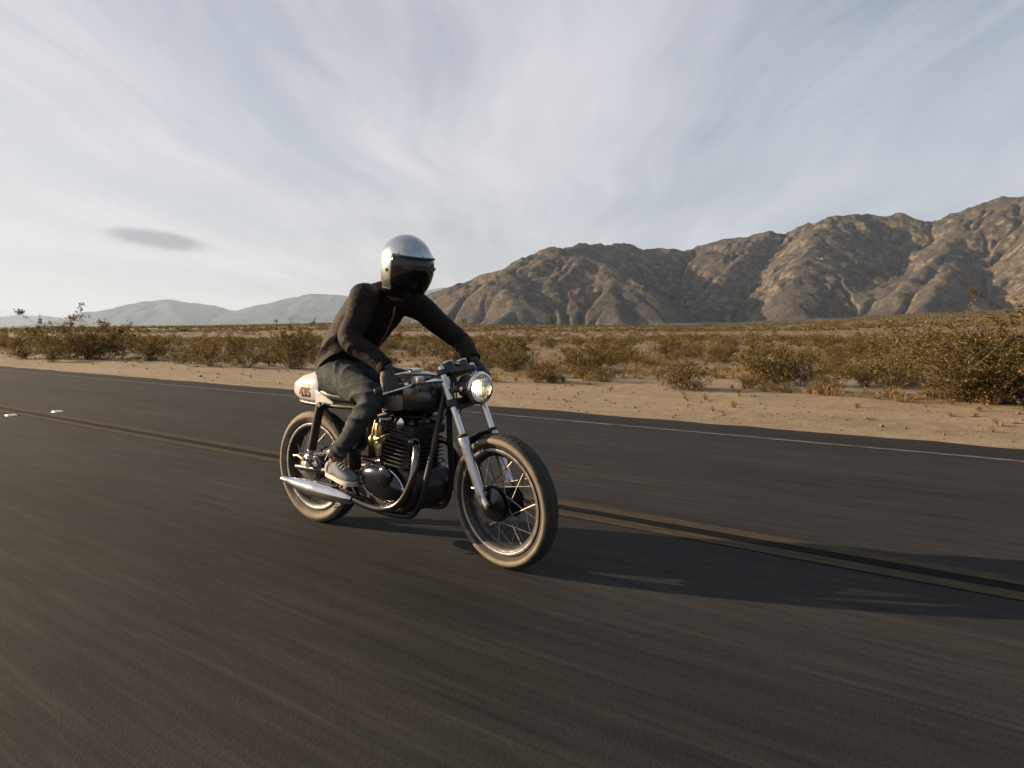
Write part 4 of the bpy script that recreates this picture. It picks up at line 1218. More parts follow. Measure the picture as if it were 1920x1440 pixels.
def letter(txt, size, x, z, s, mat, name, parent, bvh, bold=0.0):
    cu = bpy.data.curves.new('lettering', 'FONT'); cu.body = txt; cu.size = size; cu.align_x = 'CENTER'; cu.align_y = 'CENTER'
    cu.offset = bold; cu.resolution_u = 4
    tmp = bpy.data.objects.new('lettering', cu); COL.objects.link(tmp)
    dg = bpy.context.evaluated_depsgraph_get()
    me = bpy.data.meshes.new_from_object(tmp.evaluated_get(dg))
    bpy.data.objects.remove(tmp)
    bm = bmesh.new(); bm.from_mesh(me)
    bmesh.ops.triangulate(bm, faces=bm.faces)
    bmesh.ops.subdivide_edges(bm, edges=[e for e in bm.edges if e.calc_length() > size * .2], cuts=2)
    for vv in bm.verts:
        q = on_side(bvh, x + vv.co.x * (1 if s < 0 else -1), z + vv.co.y, s, .0022)
        if q is None: q = Vector((x + vv.co.x, s * .112, z + vv.co.y))
        vv.co = q
    bm.to_mesh(me); bm.free(); me.materials.clear()
    return mesh_obj(name, me, mat, parent, smooth=False)


for s in (-1, 1):
    letter('435', .074, .030, .776, s, M['ink_red'], 'number_lettering', cowl, cowl_bvh, .0035)
    for k, (dx_, ln) in enumerate(((-.030, .022), (.000, .016), (.030, .024))):
        q = [on_side(cowl_bvh, .035 + dx_ + i * ln / 4 - ln / 2, .830 - .003 * k, s, .0015) for i in range(5)]
        if all(q): MB().tube(q, .0028, 5).build('small_lettering', M['ink_grey'], cowl)
MB().lathe([(.026, -.020), (.030, 0), (.024, .010)], (-.128, 0, .775), (-1, 0, 0), 20).build('tail_light', M['tail'], bike)

# ---- frame
fr = MB()
fr.tube(cr([(1.03, 0, .86), (.93, 0, .80), (.70, 0, .735), (.50, 0, .715), (.40, 0, .70)], 5), .021, 12)
fr.tube([(1.065, 0, .83), (1.015, 0, .955)], .031, 14)
for s in (-1, 1):
    fr.tube(cr([(1.02, s * .015, .84), (.99, s * .05, .62), (.955, s * .10, .36), (.90, s * .115, .215), (.80, s * .12, .185), (.62, s * .12, .19), (.48, s * .12, .25), (.43, s * .115, .36), (.42, s * .11, .56), (.44, s * .06, .70)], 5), .0155, 10)
    fr.tube(cr([(.46, s * .085, .715), (.30, s * .105, .715), (.15, s * .105, .715), (.00, s * .095, .722), (-.06, s * .06, .728)], 4), .0135, 10)
    fr.tube([(.415, s * .11, .46), (.20, s * .11, .715)], .0115, 8)
    fr.tube([(.96, s * .02, .79), (.62, s * .10, .68), (.44, s * .10, .70)], .012, 8)
fr.tube([(-.05, -.06, .728), (-.05, .06, .728)], .013, 8)
fr.build('frame', M['frame_black'], bike)
# electrics and air boxes behind the engine
MB().box((.50, 0, .545), (.13, .20, .20)).build('air_box', M['frame_black'], bike, bevel=.02)
for s in (-1, 1):
    MB().lathe([(.06, -.02), (.066, -.012), (.066, .006), (.052, .014)], (.44, s * .112, .575), (0, s, 0), 28, scale=(1.0, 1.25)).build('side_cover', M['engine_black'], bike)
# ---- swingarm, shocks
sw = MB()
for s in (-1, 1):
    sw.tube(cr([(.42, s * .085, .345), (.30, s * .105, .345), (.12, s * .112, .342), (-.055, s * .112, .338)], 4), [(.014, .020), (.014, .019), (.013, .017), (.012, .016)], 10, side=(0, 1, 0))
sw.tube([(.42, -.10, .345), (.42, .10, .345)], .022, 12)
sw.build('swingarm', M['frame_black'], bike)
for s in (-1, 1):
    t0, t1 = Vector((.205, s * .138, .720)), Vector((.095, s * .138, .372)); dd = t1 - t0
    sk = MB().tube([t0 + dd * .02, t0 + dd * .03, t0 + dd * .74, t0 + dd * .75], [.014, .024, .025, .014], 16).build('shock_absorber', M['frame_black'], bike)
    MB().tube([t0 + dd * .5, t1], .011, 10).build('damper_rod', M['chrome'], sk)
    hel = []
    for k in range(90):
        tt = k / 89; a = tt * 2 * PI * 4
        ex = Vector((0, 1, 0)); ez = dd.normalized().cross(ex)
        hel.append(t0 + dd * (.73 + .17 * tt) + ex * (.022 * math.cos(a)) + ez * (.022 * math.sin(a)))
    MB().tube(hel, .0042, 6).build('spring', M['alu'], sk)
    MB().tube([t0 + dd * .89, t0 + dd * .93], .027, 14).build('spring_seat', M['chrome'], sk)
    for q in (t0, t1): MB().lathe([(.016, -.016), (.018, -.012), (.018, .012), (.016, .016)], q, (0, 1, 0), 16).build('shock_eye', M['chrome'], sk)

# ---- engine
en = MB()
cs = []
for (yy_, k) in ((-.155, .86), (-.14, .97), (-.05, 1.0), (.05, 1.0), (.14, .97), (.155, .86)):
    outl = [(.50, .30), (.52, .235), (.60, .205), (.74, .195), (.86, .205), (.92, .26), (.935, .34), (.90, .415), (.82, .435), (.66, .44), (.57, .425), (.51, .375)]
    cs.append([(.71 + (x - .71) * k, yy_, .32 + (z - .32) * k) for x, z in outl])
en.loft(cs)
engine = en.build('engine', M['engine_black'], bike, bevel=.008)
TIL = Vector((.12, 0, .993)).normalized()
cb = Vector((.775, 0, .43))
core = MB().box(cb + TIL * .085, (.15, .22, .17), Matrix.Rotation(math.radians(6.9), 3, 'Y')); core.build('cylinder', M['engine_black'], engine)
finm = None
rotm = Matrix.Rotation(math.radians(6.9), 3, 'Y')
for k in range(7):
    b = MB(); n = 28; pts = []
    sx, sy = (.112, .152)
    for q in range(n):
        a = 2 * PI * q / n
        pts.append(Vector((sx * math.copysign(abs(math.cos(a)) ** .5, math.cos(a)), sy * math.copysign(abs(math.sin(a)) ** .5, math.sin(a)), 0)))
    if finm is None:
        b.loft([[p + Vector((0, 0, -.0025)) for p in pts], [p + Vector((0, 0, .0025)) for p in pts]])
        finm = b.mesh('fin'); finm.materials.append(M['engine_black'])
    o = bpy.data.objects.new('cooling_fin', finm); link(o, engine)
    o.location = cb + TIL * (.018 + k * .0215); o.rotation_euler = (0, math.radians(6.9), 0)
hd = MB(); hc = cb + TIL * .205
hd.box(hc, (.20, .25, .055), rotm); hd.build('cylinder_head', M['engine_black'], engine, bevel=.012)
for k in range(3):
    o = bpy.data.objects.new('cooling_fin', finm); link(o, engine); o.location = hc + TIL * (-.018 + k * .018); o.rotation_euler = (0, math.radians(6.9), 0); o.scale = (1.02, .95, 1)
MB().loft([[hc + rotm @ Vector((sx * .085, sy * .115, .026)) for sx, sy in ((-1, -1), (1, -1), (1, 1), (-1, 1))], [hc + rotm @ Vector((sx * .075, sy * .105, .060)) for sx, sy in ((-1, -1), (1, -1), (1, 1), (-1, 1))], [hc + rotm @ Vector((sx * .040, sy * .09, .078)) for sx, sy in ((-1, -1), (1, -1), (1, 1), (-1, 1))]]).build('valve_cover', M['engine_polish'], engine, bevel=.010)
for s in (-1, 1):
    MB().lathe([(.034, 0), (.034, .010), (.022, .016)], hc + Vector((.01, s * .122, .03)), (0, s, 0), 20).build('cam_cap', M['chrome'], engine)
    MB().tube([hc + Vector((.075, s * .06, .015)), hc + Vector((.115, s * .06, .035)), hc + Vector((.12, s * .055, .08))], [.010, .009, .006], 8).build('spark_plug_cap', M['rubber'], engine)
# right side cover: a big swept oval with raised lip, clutch bulge and screws
sc_ = MB(); outl = []
for k in range(40):
    a = 2 * PI * k / 40
    r1 = 1.0 + .16 * math.cos(a - .5) + .07 * math.cos(2 * a)
    outl.append((.715 + .150 * r1 * math.cos(a) - .05 * math.sin(a), .345 + .105 * r1 * math.sin(a)))
for s in (-1, 1):
    b = MB(); cx_, cz_ = .715, .352
    b.loft([[(cx_ + (x - cx_) * k, s * yy_, cz_ + (z - cz_) * k) for x, z in outl] for (k, yy_) in ((1.0, .140), (1.0, .172), (.975, .182), (.90, .186), (.84, .192), (.70, .203), (.45, .209), (.10, .211))])
    cv = b.build('crankcase_cover', M['engine_polish'], engine, angle=30)
    MB().tube([(cx_ + (x - cx_) * .955, s * .184, cz_ + (z - cz_) * .955) for x, z in outl], .0042, 6, close=True).build('cover_lip', M['chrome'], engine)
    MB().lathe([(.052, 0), (.050, .010), (.040, .016), (.012, .018)], (.775, s * .200, .395), (0, s, 0), 28).build('clutch_cap', M['engine_polish'], engine)
    for k in range(0, 40, 5):
        x, z = outl[k]
        MB().lathe([(.0065, 0), (.0065, .005), (.004, .007)], (cx_ + (x - cx_) * .93, s * .184, cz_ + (z - cz_) * .93), (0, s, 0), 8).build('cover_screw', M['chrome'], engine)
# carburettors
for s in (-1, 1):
    cc_ = Vector((.622, s * .085, .560))
    ca = MB().lathe([(.030, -.055), (.034, -.04), (.026, -.03), (.026, .03), (.030, .045), (.026, .07)], cc_, (1, 0, .12), 20).build('carburettor', M['brass'], bike)
    MB().lathe([(.024, -.01), (.027, 0), (.027, .055), (.022, .066), (.008, .072)], cc_ + Vector((0, 0, .018)), (0, 0, 1), 18).build('slide_cap', M['brass'], ca)
    MB().lathe([(.016, -.078), (.024, -.074), (.030, -.040), (.030, -.012), (.022, 0)], cc_ + Vector((0, 0, -.012)), (0, 0, 1), 18).build('float_bowl', M['brass'], ca)
    MB().tube(cr([cc_ + Vector((0, 0, .088)), cc_ + Vector((.005, -s * .01, .13)), cc_ + Vector((.06, -s * .03, .16)), (.80, s * .04, .70)], 5), .004, 6).build('throttle_cable', M['chrome'], ca)
    MB().tube(cr([cc_ + Vector((.0, s * .026, -.03)), cc_ + Vector((-.015, s * .04, .02)), cc_ + Vector((.01, s * .03, .13))], 5), .0045, 6).build('fuel_hose', M['brass'], ca)
    MB().tube([cc_ + Vector((.065, 0, .008)), cc_ + Vector((.115, 0, .014))], [.026, .029], 14).build('intake_boot', M['rubber'], ca)
# ---- exhausts
for s in (-1, 1):
    path = [(.850, s * .085, .560), (.885, s * .095, .562), (.918, s * .120, .545), (.940, s * .150, .490), (.938, s * .168, .410), (.905, s * .184, .320), (.845, s * .194, .258), (.750, s * .200, .228), (.650, s * .206, .232), (.560, s * .212, .252)]
    ep = MB().tube(cr(path, 6), .0195, 16).build('exhaust_pipe', M['chrome_dark'], bike)
    MB().tube([(.862, s * .088, .561), (.880, s * .093, .562)], [.030, .030], 16).build('exhaust_flange', M['alu'], ep)
    mp = [(.545, s * .212, .250), (.530, s * .213, .253), (.50, s * .215, .256), (.43, s * .220, .260), (.34, s * .226, .265), (.25, s * .230, .271), (.14, s * .234, .280), (.04, s * .237, .290), (.030, s * .237, .291)]
    MB().tube(mp, [.020, .030, .037, .043, .047, .045, .035, .022, .016], 22).build('muffler', M['chrome'], ep)
    MB().tube([(.05, s * .237, .289), (-.015, s * .239, .295)], [.016, .015], 14).build('muffler_tip', M['alu'], ep)
    MB().tube([(.40, s * .125, .32), (.40, s * .19, .30), (.40, s * .205, .285)], .007, 8).build('muffler_bracket', M['alu'], ep)
# ---- rear sets
for s in (-1, 1):
    MB().loft([[(.42, s * .118, .40), (.45, s * .118, .36), (.40, s * .118, .315), (.345, s * .118, .335), (.36, s * .118, .385)], [(.42, s * .130, .40), (.45, s * .130, .36), (.40, s * .130, .315), (.345, s * .130, .335), (.36, s * .130, .385)]]).build('footrest_plate', M['alu'], bike, bevel=.003)
    MB().tube([(.40, s * .13, .325), (.40, s * .235, .328), (.40, s * .238, .328)], [.0115, .0115, .008], 12).build('footrest', M['rubber'], bike)
    MB().tube(cr([(.40, s * .14, .335), (.47, s * .15, .325), (.545, s * .165, .322), (.575, s * .20, .324)], 4), .006, 8).build('foot_lever', M['chrome'], bike)
MB().tube(cr([(.52, -.20, .36), (.50, -.215, .30), (.47, -.225, .22), (.44, -.25, .205)], 4), [.010, .009, .008, .009], 8).build('kick_starter', M['chrome'], bike)
# chain and sprocket on the left
MB().lathe([(.03, -.003), (.092, -.003), (.092, .003), (.03, .003)], R_AX + Vector((0, .078, 0)), (0, 1, 0), 40, closed=True).build('sprocket', M['alu'], bike)
ch = [(.55, .37), (.30, .395), (0, .338 + .095)] + [(-.095 * math.sin(q), .338 + .095 * math.cos(q)) for q in np.linspace(.3, PI - .3, 8)] + [(0, .338 - .095), (.30, .275), (.55, .28), (.60, .325)]
MB().tube([(x, .078, z) for x, z in ch], (.007), 6, close=True).build('chain', M['engine_black'], bike)

# ================================================================== RIDER
def remesh(mb, voxel, smooth_it=4, fac=0.5):
    me = mb.mesh('remesh')
    o = bpy.data.objects.new('remesh', me); COL.objects.link(o)
    md = o.modifiers.new('r', 'REMESH'); md.mode = 'VOXEL'; md.voxel_size = voxel; md.adaptivity = 0.0
    if smooth_it:
        ms = o.modifiers.new('s', 'SMOOTH'); ms.factor = fac; ms.iterations = smooth_it
    dg = bpy.context.evaluated_depsgraph_get(); dg.update()
    out = bpy.data.meshes.new_from_object(o.evaluated_get(dg))
    bpy.data.objects.remove(o); bpy.data.meshes.remove(me)
    return out


def fold_mesh(me, fn):
    """push vertices along their normals by fn(co)"""
    me.update()
    n = len(me.vertices)
    co = np.empty(n * 3, np.float32); me.vertices.foreach_get('co', co); co = co.reshape(-1, 3)
    no = np.empty(n * 3, np.float32); me.vertices.foreach_get('normal', no); no = no.reshape(-1, 3)
    d = fn(co.astype(float), no.astype(float))
    co = co + no * d[:, None]
    me.vertices.foreach_set('co', co.astype(np.float32).ravel()); me.update()


rider = empty('person', (BX, BY, 0))
tag(rider, 'rider in silver helmet, dark jacket and grey green jeans, leaning forward on the motorcycle', 'person')
Rv = Vector
HIP = {s: Rv((.318, s * .105, .870)) for s in (-1, 1)}
KNEE = {-1: Rv((.715, -.222, .790)), 1: Rv((.715, .222, .790))}
ANK = {-1: Rv((.405, -.200, .445)), 1: Rv((.405, .200, .445))}
SHO = {-1: Rv((.615, -.178, 1.290)), 1: Rv((.625, .185, 1.270))}
HAND = {s: (ST @ GRIP[s][0], (ST.to_3x3() @ GRIP[s][1]).normalized()) for s in (-1, 1)}
ELB = {-1: Rv((.660, -.305, 1.090)), 1: Rv((.830, .330, 1.080))}
NECK = Rv((.632, 0, 1.325)); HEAD = Rv((.752, -.005, 1.462))
WRI = {}
for s in (-1, 1):
    c, a = HAND[s]
    back = (ELB[s] - c); back -= a * back.dot(a); back.normalize()
    WRI[s] = c + back * .088 + Rv((0, 0, .018))

body = MB()
# trunk and limbs under the clothes, tapering
body.tube([(.290, 0, .80), (.285, 0, .90), (.315, 0, 1.02), (.42, 0, 1.14), (.54, 0, 1.25), (.615, 0, 1.315)], [(.115, .075), (.115, .075), (.105, .065), (.125, .075), (.150, .080), (.075, .06)], 20, side=(0, 1, 0))
body.tube(cr([(.59, 0, 1.285), (.645, 0, 1.345), (.700, 0, 1.400), (.735, 0, 1.450)], 3), [.066, .058, .054, .056], 16)
for s in (-1, 1):
    body.tube(cr([Rv((.56, s * .09, 1.285)), SHO[s], SHO[s].lerp(ELB[s], .5), ELB[s], ELB[s].lerp(WRI[s], .4), WRI[s]], 4), [.058, .056, .048, .040, .038, .026], 14)
    body.tube(cr([HIP[s] + Rv((-.05, -s * .02, 0)), HIP[s], HIP[s].lerp(KNEE[s], .5), KNEE[s], KNEE[s].lerp(ANK[s], .35), ANK[s], ANK[s] + Rv((.02, 0, -.05))], 4), [.085, .085, .070, .052, .050, .035, .034], 14)
    # the foot
    body.tube([ANK[s] + Rv((-.035, 0, -.06)), ANK[s] + Rv((.03, 0, -.068)), ANK[s] + Rv((.12, 0, -.085)), ANK[s] + Rv((.17, 0, -.09))], [(.030, .026), (.036, .032), (.040, .020), (.024, .013)], 12, side=(0, 1, 0))
# head: skull, jaw, face
Hm = Matrix.Rotation(math.radians(-10), 3, 'Z') @ Matrix.Rotation(math.radians(12), 3, 'Y')
hd_ = lambda x, y, z: HEAD + Hm @ Rv((x, y, z))
body.ball(hd_(-.012, 0, .022), (.100, .078, .100), 20, 14, Hm)
body.ball(hd_(.028, 0, -.055), (.062, .058, .070), 18, 12, Hm)
body.ball(hd_(.072, 0, -.098), (.022, .026, .022), 12, 8, Hm)
body.tube([hd_(.088, 0, .018), hd_(.104, 0, -.012), hd_(.112, 0, -.030), hd_(.090, 0, -.038)], [.008, .011, .014, .010], 10)
body.tube([hd_(.080, -.026, -.064), hd_(.092, 0, -.062), hd_(.080, .026, -.064)], [.006, .010, .006], 8)
for s in (-1, 1):
    body.ball(hd_(.078, s * .032, .020), (.014, .018, .010), 10, 8, Hm)
    body.ball(hd_(-.010, s * .078, -.010), (.018, .008, .030), 10, 8, Hm)


def hand(mb, s):
    c, a = HAND[s]                       # a points outboard: little finger side
    e1 = a
    e2 = (c - WRI[s]); e2 -= e1 * e2.dot(e1); e2.normalize()
    e3 = e1.cross(e2)
    if e3.z < 0: e3 = -e3
    Q = lambda x, y, z: c + e1 * x + e2 * y + e3 * z
    w0 = WRI[s]
    mb.tube([w0 - (Q(0, -.03, .02) - w0).normalized() * .02, w0, Q(.002, -.055, .020), Q(.0, -.030, .024), Q(0, -.006, .030)], [(.026, .020), (.027, .020), (.036, .017), (.041, .014), (.040, .011)], 14, side=tuple(e1))
    for k, (off, L, r) in enumerate(((-.031, .96, .0090), (-.0105, 1.06, .0095), (.0105, 1.0, .0090), (.030, .84, .0080))):
        pts = [Q(off, -.010, .030), Q(off, .014, .027 * L + .002), Q(off, .028 * L, .008), Q(off, .024 * L, -.014), Q(off * .95, .006, -.026), Q(off * .93, -.008 * L, -.027)]
        mb.tube(cr(pts, 3), [r * 1.12, r * 1.08, r, r * .96, r * .88, r * .7], 9)
    th_ = [Q(-.034, -.050, .012), Q(-.048, -.030, -.004), Q(-.050, -.006, -.018), Q(-.046, .016, -.024), Q(-.042, .026, -.020)]
    mb.tube(cr(th_, 3), [.0135, .0125, .0110, .0100, .0075], 9)


for s in (-1, 1): hand(body, s)
for s in (-1, 1):
    gl = MB(); hand(gl, s)
    gm = remesh(gl, .0035, 2, .4)
    fold_mesh(gm, lambda co, no: .0016 + .0008 * fbm(co[:, 0] * 90, co[:, 1] * 90 + co[:, 2] * 70, 2, 5))
    mesh_obj('glove', gm, M['glove'], rider, angle=180)
me = remesh(body, .0042, 3, .45)
mesh_obj('body', me, M['skin'], rider, angle=180)

# ---- jacket
jk = MB()
jk.tube(cr([(.245, 0, .885), (.250, 0, .940), (.285, 0, 1.030), (.385, 0, 1.135), (.500, 0, 1.235), (.580, 0, 1.300), (.630, 0, 1.338)], 4),
        [(.162, .124), (.168, .128), (.160, .120), (.174, .124), (.197, .120), (.180, .098), (.088, .074)], 28, side=(0, 1, 0))
for s in (-1, 1):
    jk.tube(cr([Rv((.545, s * .08, 1.275)), SHO[s] + Rv((0, -s * .005, .008)), SHO[s].lerp(ELB[s], .5), ELB[s] + Rv((-.008, 0, -.004)), ELB[s].lerp(WRI[s], .5), WRI[s].lerp(ELB[s], .06)], 5),
            [.080, .076, .064, .056, .050, .040], 18)
    jk.ball(SHO[s] + Rv((-.01, -s * .02, .0)), (.075, .072, .070), 14, 10)
me = remesh(jk, .0058, 6, .5)


def jacket_folds(co, no):
    x, y, z = co.T
    d = 0.0035 * fbm(x * 9, y * 9 + z * 9, 3, 3)
    for s in (-1, 1):
        for (c, ax, rad, amp, fr_) in ((ELB[s], (WRI[s] - SHO[s]).normalized(), .13, .0085, 62), (SHO[s], (ELB[s] - SHO[s]).normalized(), .13, .0055, 48)):
            q = co - np.array(c); al = q @ np.array(ax); w = np.exp(-(np.sum(q * q, 1)) / rad ** 2)
            ph = fbm(q[:, 0] * 7 + 3, q[:, 1] * 7 + q[:, 2] * 5, 2, 8 + s) * 3.0
            d = d + w * amp * (.35 + .65 * fbm(q[:, 0] * 11, q[:, 1] * 11 + q[:, 2] * 9, 2, 70 + s)) * (1.0 - 2.0 * np.abs(np.sin(al * fr_ * .8 + ph * 1.3)) ** .8)
    for s in (-1, 1):
        ax = np.array(ELB[s] - SHO[s]); L = np.linalg.norm(ax); q = co - np.array(SHO[s]); t = q @ ax / L ** 2
        rr = np.linalg.norm(q - t[:, None] * ax, axis=1)
        quilt = np.clip((t + .12) * 8, 0, 1) * np.clip((.62 - t) * 8, 0, 1) * (rr < .12)
        d = d + quilt * (.0042 if s < 0 else .0018) * (np.abs(np.sin(t * L * PI / .038 + .8 * fbm(co[:, 0] * 11, co[:, 1] * 11, 2, 6))) ** .6 - .6)
    tor = np.exp(-((x - .32) ** 2 / .03 + (z - 1.0) ** 2 / .012)) * (np.abs(y) < .2)
    d = d + tor * .010 * (1 - 2 * np.abs(np.sin((z * .8 - x * .55) * 47 + 1.8 * fbm(x * 6, y * 6, 2, 4))) ** .8)
    d = d - .004 * np.exp(-((np.abs(y) - .085) / .004) ** 2) * (no[:, 0] > .2) * (z > .98) * (z < 1.24)
    hem = np.exp(-((z - .895) / .012) ** 2) * (np.abs(y) < .19) * (x < .42)
    return d + hem * .006


fold_mesh(me, jacket_folds)
jacket = mesh_obj('jacket', me, M['jacket'], rider, angle=180)
# collar, cuffs, shoulder quilting
colr = MB(); pts = []
for k in range(28):
    a = 2 * PI * k / 28
    pts.append(NECK + Rv((.005, 0, .012)) + Rv((math.cos(a) * .070, math.sin(a) * .082, 0)) + Rv((0, 0, -.35 * math.cos(a) * .070)))
colr.tube(pts, [(.011, .017)] * 28, 8, side=(0, 0, 1), close=True); colr.build('collar', M['jacket'], jacket, angle=180)
for s in (-1, 1):
    dcf = (ELB[s] - WRI[s]).normalized(); p = WRI[s]
    MB().tube([p + dcf * .002, p + dcf * .006, p + dcf * .030, p + dcf * .036], [.036, .042, .044, .041], 20).build('cuff', M['jacket'], jacket)
zp = MB().tube(cr([(.665, -.002, 1.300), (.640, 0, 1.20), (.560, 0, 1.08), (.45, 0, .96)], 5), .004, 6)
zp.build('zip', M['alu'], jacket)

# ---- jeans
tr = MB()
tr.tube([(.215, 0, .86), (.250, 0, .90), (.300, 0, .90), (.345, 0, .88)], [(.120, .085), (.160, .105), (.158, .105), (.12, .085)], 24, side=(0, 1, 0))
tr.tube([(.275, 0, .80), (.275, 0, .86), (.270, 0, .94)], [(.14, .115), (.165, .125), (.155, .115)], 24, side=(0, 1, 0))
for s in (-1, 1):
    tr.tube(cr([HIP[s] + Rv((-.07, -s * .025, .005)), HIP[s] + Rv((.03, 0, .005)), HIP[s].lerp(KNEE[s], .5) + Rv((0, 0, .006)), KNEE[s] + Rv((.006, 0, .002)), KNEE[s].lerp(ANK[s], .30), KNEE[s].lerp(ANK[s], .65), ANK[s] + Rv((-.006, 0, .022))], 5),
            [.102, .100, .082, .064, .058, .047, .046], 18)
me = remesh(tr, .0058, 5, .5)


def jean_folds(co, no):
    x, y, z = co.T
    d = 0.003 * fbm(x * 9, y * 9 + z * 9, 3, 13)
    for s in (-1, 1):
        for (c, ax, rad, amp, fr_) in ((KNEE[s] + Rv((-.05, 0, -.03)), (ANK[s] - HIP[s]).normalized(), .13, .0075, 55), (ANK[s] + Rv((0, 0, .05)), (KNEE[s] - ANK[s]).normalized(), .11, .0075, 60),
                                       (HIP[s] + Rv((.08, 0, .02)), Rv((.8, 0, .6)), .12, .007, 52)):
            q = co - np.array(c); al = q @ np.array(ax); w = np.exp(-(np.sum(q * q, 1)) / rad ** 2)
            ph = fbm(q[:, 0] * 7 + 3, q[:, 1] * 7 + q[:, 2] * 5, 2, 28 + s) * 3.0
            d = d + w * amp * 1.1 * (1.0 - 2.0 * np.abs(np.sin(al * fr_ + ph * .7)) ** .8)
    return d


fold_mesh(me, jean_folds)
mesh_obj('jeans', me, M['jeans'], rider, angle=180)

# ---- shoes
for s in (-1, 1):
    a = ANK[s]
    F0 = Matrix.Rotation(math.radians(s * 9), 3, 'Z') @ Matrix.Rotation(math.radians(5), 3, 'Y') @ Matrix.Scale(.90, 3)
    Q = lambda x, y, z, a=a, F0=F0: Rv((a.x, a.y, .352)) + F0 @ Rv((x, y, z))
    sh = MB(); secs = []
    # (x, half width, bottom, top)
    for (x, hw, zb, zt) in ((-.080, .018, .022, .045), (-.074, .030, .012, .075), (-.045, .036, .010, .105), (-.005, .038, .010, .112), (.035, .040, .010, .098), (.075, .045, .010, .076), (.120, .047, .010, .060), (.160, .041, .011, .050), (.185, .027, .014, .040), (.196, .012, .018, .030)):
        secs.append([Q(x, hw * math.copysign(abs(math.cos(q)) ** .7, math.cos(q)), (zb + zt) / 2 + (zt - zb) / 2 * math.copysign(abs(math.sin(q)) ** .8, math.sin(q))) for q in [2 * PI * k / 20 for k in range(20)]])
    sh.loft(secs); shoe = sh.build('shoe', M['shoe'], rider, angle=60)
    so = MB(); o2 = []
    for (x, hw) in ((-.086, .016), (-.076, .032), (-.04, .039), (.02, .040), (.08, .047), (.13, .049), (.17, .042), (.195, .026), (.204, .010)): o2.append((x, hw))
    ringp = [(x, hw) for x, hw in o2] + [(x, -hw) for x, hw in reversed(o2)]
    so.loft([[Q(x, y, z) for x, y in ringp] for z in (-.012, .004, .014)]); so.build('sole', M['sole'], shoe, bevel=.003)
    st_ = MB()
    for k in range(4):
        x = .030 + k * .022; zt = .104 - k * .011
        st_.tube(cr([Q(x, -.030, zt - .018), Q(x + .004, 0, zt + .006), Q(x, .030, zt - .018)], 4), .0035, 6)
    st_.build('laces', M['sole'], shoe)
    for (x0, x1) in ((-.072, -.030),):
        MB().tube(cr([Q(-.060, s * .036, .020), Q(-.050, s * .040, .055), Q(-.030, s * .040, .085)], 4), [(.010, .003)] * 9, 8, side=(1, 0, 0)).build('shoe_stripe', M['sole'], shoe)

# ---- helmet: open-face shell, dark bubble shield with peak, lining, strap
HR = (.148, .128, .142)


def hpt(phi, zz_, k=1.0):
    """point on the shell: phi 0 = straight ahead, zz_ -1..1 of the half height"""
    q = math.sqrt(max(0, 1 - zz_ * zz_)) if zz_ > 0 else math.sqrt(max(0, 1 - (abs(zz_) * .62) ** 2))
    return hd_(-.006 + HR[0] * k * q * math.cos(phi), HR[1] * k * q * math.sin(phi), .018 + HR[2] * k * zz_)


def brow(phi):
    a = abs(math.degrees(phi))
    t = min(1, max(0, (a - 52) / 26)); t = t * t * (3 - 2 * t)
    return .26 * (1 - t) + (-.98) * t


b = MB(); nph = 72; rows = 22
R = []
for j in range(rows + 1):
    ring = []
    for k in range(nph):
        ph = -PI + 2 * PI * k / nph
        zb = brow(ph); top = .999
        t = j / rows
        ring.append(hpt(ph, math.sin(math.asin(top) + (math.asin(zb) - math.asin(top)) * t)))
    R.append(b.ring(ring))
for a_, c_ in zip(R, R[1:]): b.bridge(a_, c_)
b.f.append(tuple(R[0]))
helmet = b.build('helmet', M['helmet'], rider, angle=60)
md = helmet.modifiers.new('thick', 'SOLIDIFY'); md.thickness = .007; md.offset = -1
tp = [hpt(-PI + 2 * PI * k / 144, brow(-PI + 2 * PI * k / 144), .995) for k in range(144)]
MB().tube(tp, .0050, 8, close=True).build('edge_trim', M['rubber'], helmet)
lin = MB(); Rr = []
for j in range(8):
    Rr.append(lin.ring([hpt(-PI + 2 * PI * k / 48, brow(-PI + 2 * PI * k / 48) * (1 - .1 * j) + .08 * j, .945 - .01 * j) for k in range(48)]))
for a_, c_ in zip(Rr, Rr[1:]): lin.bridge(a_, c_)
lin.build('lining', M['leather'], helmet)
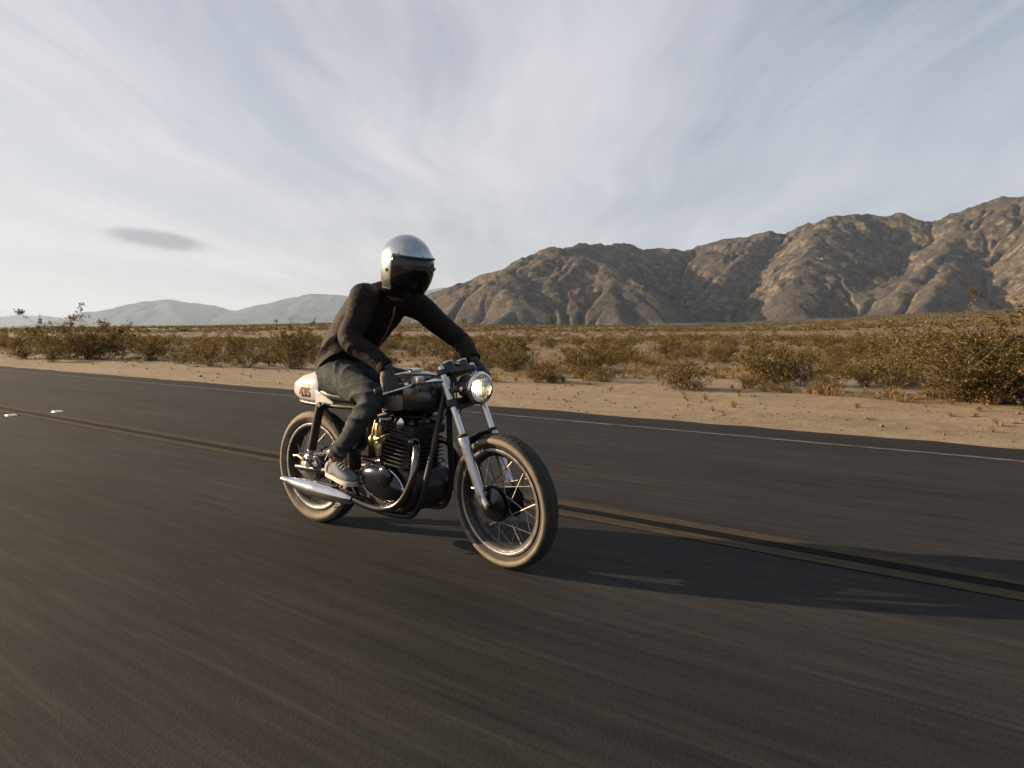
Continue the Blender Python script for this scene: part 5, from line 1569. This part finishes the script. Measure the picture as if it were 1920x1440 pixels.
# shield
v_ = MB(); Rr = []
NP = 40
for j in range(15):
    t = j / 14; zz_ = .30 - 1.30 * t
    Rr.append([hpt(math.radians(-72 + 144 * k / NP), max(zz_, -.98), (1.035 + .075 * math.sin(PI * min(1, t * 1.05)) * math.cos(math.radians(-72 + 144 * k / NP)) ** 1.0)) + Hm @ Rv((0, 0, -.0 if zz_ > -.98 else (zz_ + .98) * .14)) for k in range(NP + 1)])
idx = [v_.ring(r_) for r_ in Rr]
for a_, c_ in zip(idx, idx[1:]):
    for k in range(NP): v_.f.append((a_[k], a_[k + 1], c_[k + 1], c_[k]))
vis = v_.build('face_shield', M['visor'], helmet, angle=60)
md = vis.modifiers.new('thick', 'SOLIDIFY'); md.thickness = .003
pk = MB(); s0, s1, s2, s3 = [], [], [], []
for k in range(NP + 1):
    ph = math.radians(-66 + 132 * k / NP); c_ = math.cos(ph)
    s0.append(hpt(ph, .30, 1.02)); s1.append(hpt(ph, .26, 1.05 + .07 * c_)); s2.append(hpt(ph, .22, 1.05 + .07 * c_)); s3.append(hpt(ph, .20, 1.02))
pk.loft([[s0[k], s1[k], s2[k], s3[k]] for k in range(NP + 1)]); pk.build('visor_peak', M['rubber'], helmet)
gb = MB(); gb.loft([[hpt(math.radians(q), -.02, 1.125), hpt(math.radians(q), -.02, 1.135), hpt(math.radians(q), -.12, 1.132), hpt(math.radians(q), -.12, 1.122)] for q in np.linspace(-46, 46, 24)])  # grey strip modelled in place of the reflection across the goggles
gb.build('shield_reflection', M['visor_reflection'], helmet)
for k in (-60, 0, 60):
    p = hpt(math.radians(k), .36, 1.0); nn = (p - HEAD).normalized()
    MB().lathe([(.007, -.002), (.007, .003), (.004, .005)], p, nn, 10).build('snap', M['chrome'], helmet)
for s in (-1, 1):
    p = hpt(s * math.radians(84), -.30, 1.0); nn = Hm @ Rv((0, s, 0))
    MB().lathe([(.009, -.002), (.009, .003), (.005, .005)], p, nn, 12).build('snap', M['rubber'], helmet)
    MB().tube(cr([hpt(s * math.radians(92), -.85, .97), hd_(.02, s * .07, -.125), hd_(.05, s * .03, -.148), hd_(.055, 0, -.152)], 4), [(.009, .002)] * 13, 6, side=(1, 0, 0)).build('chin_strap', M['rubber'], helmet)
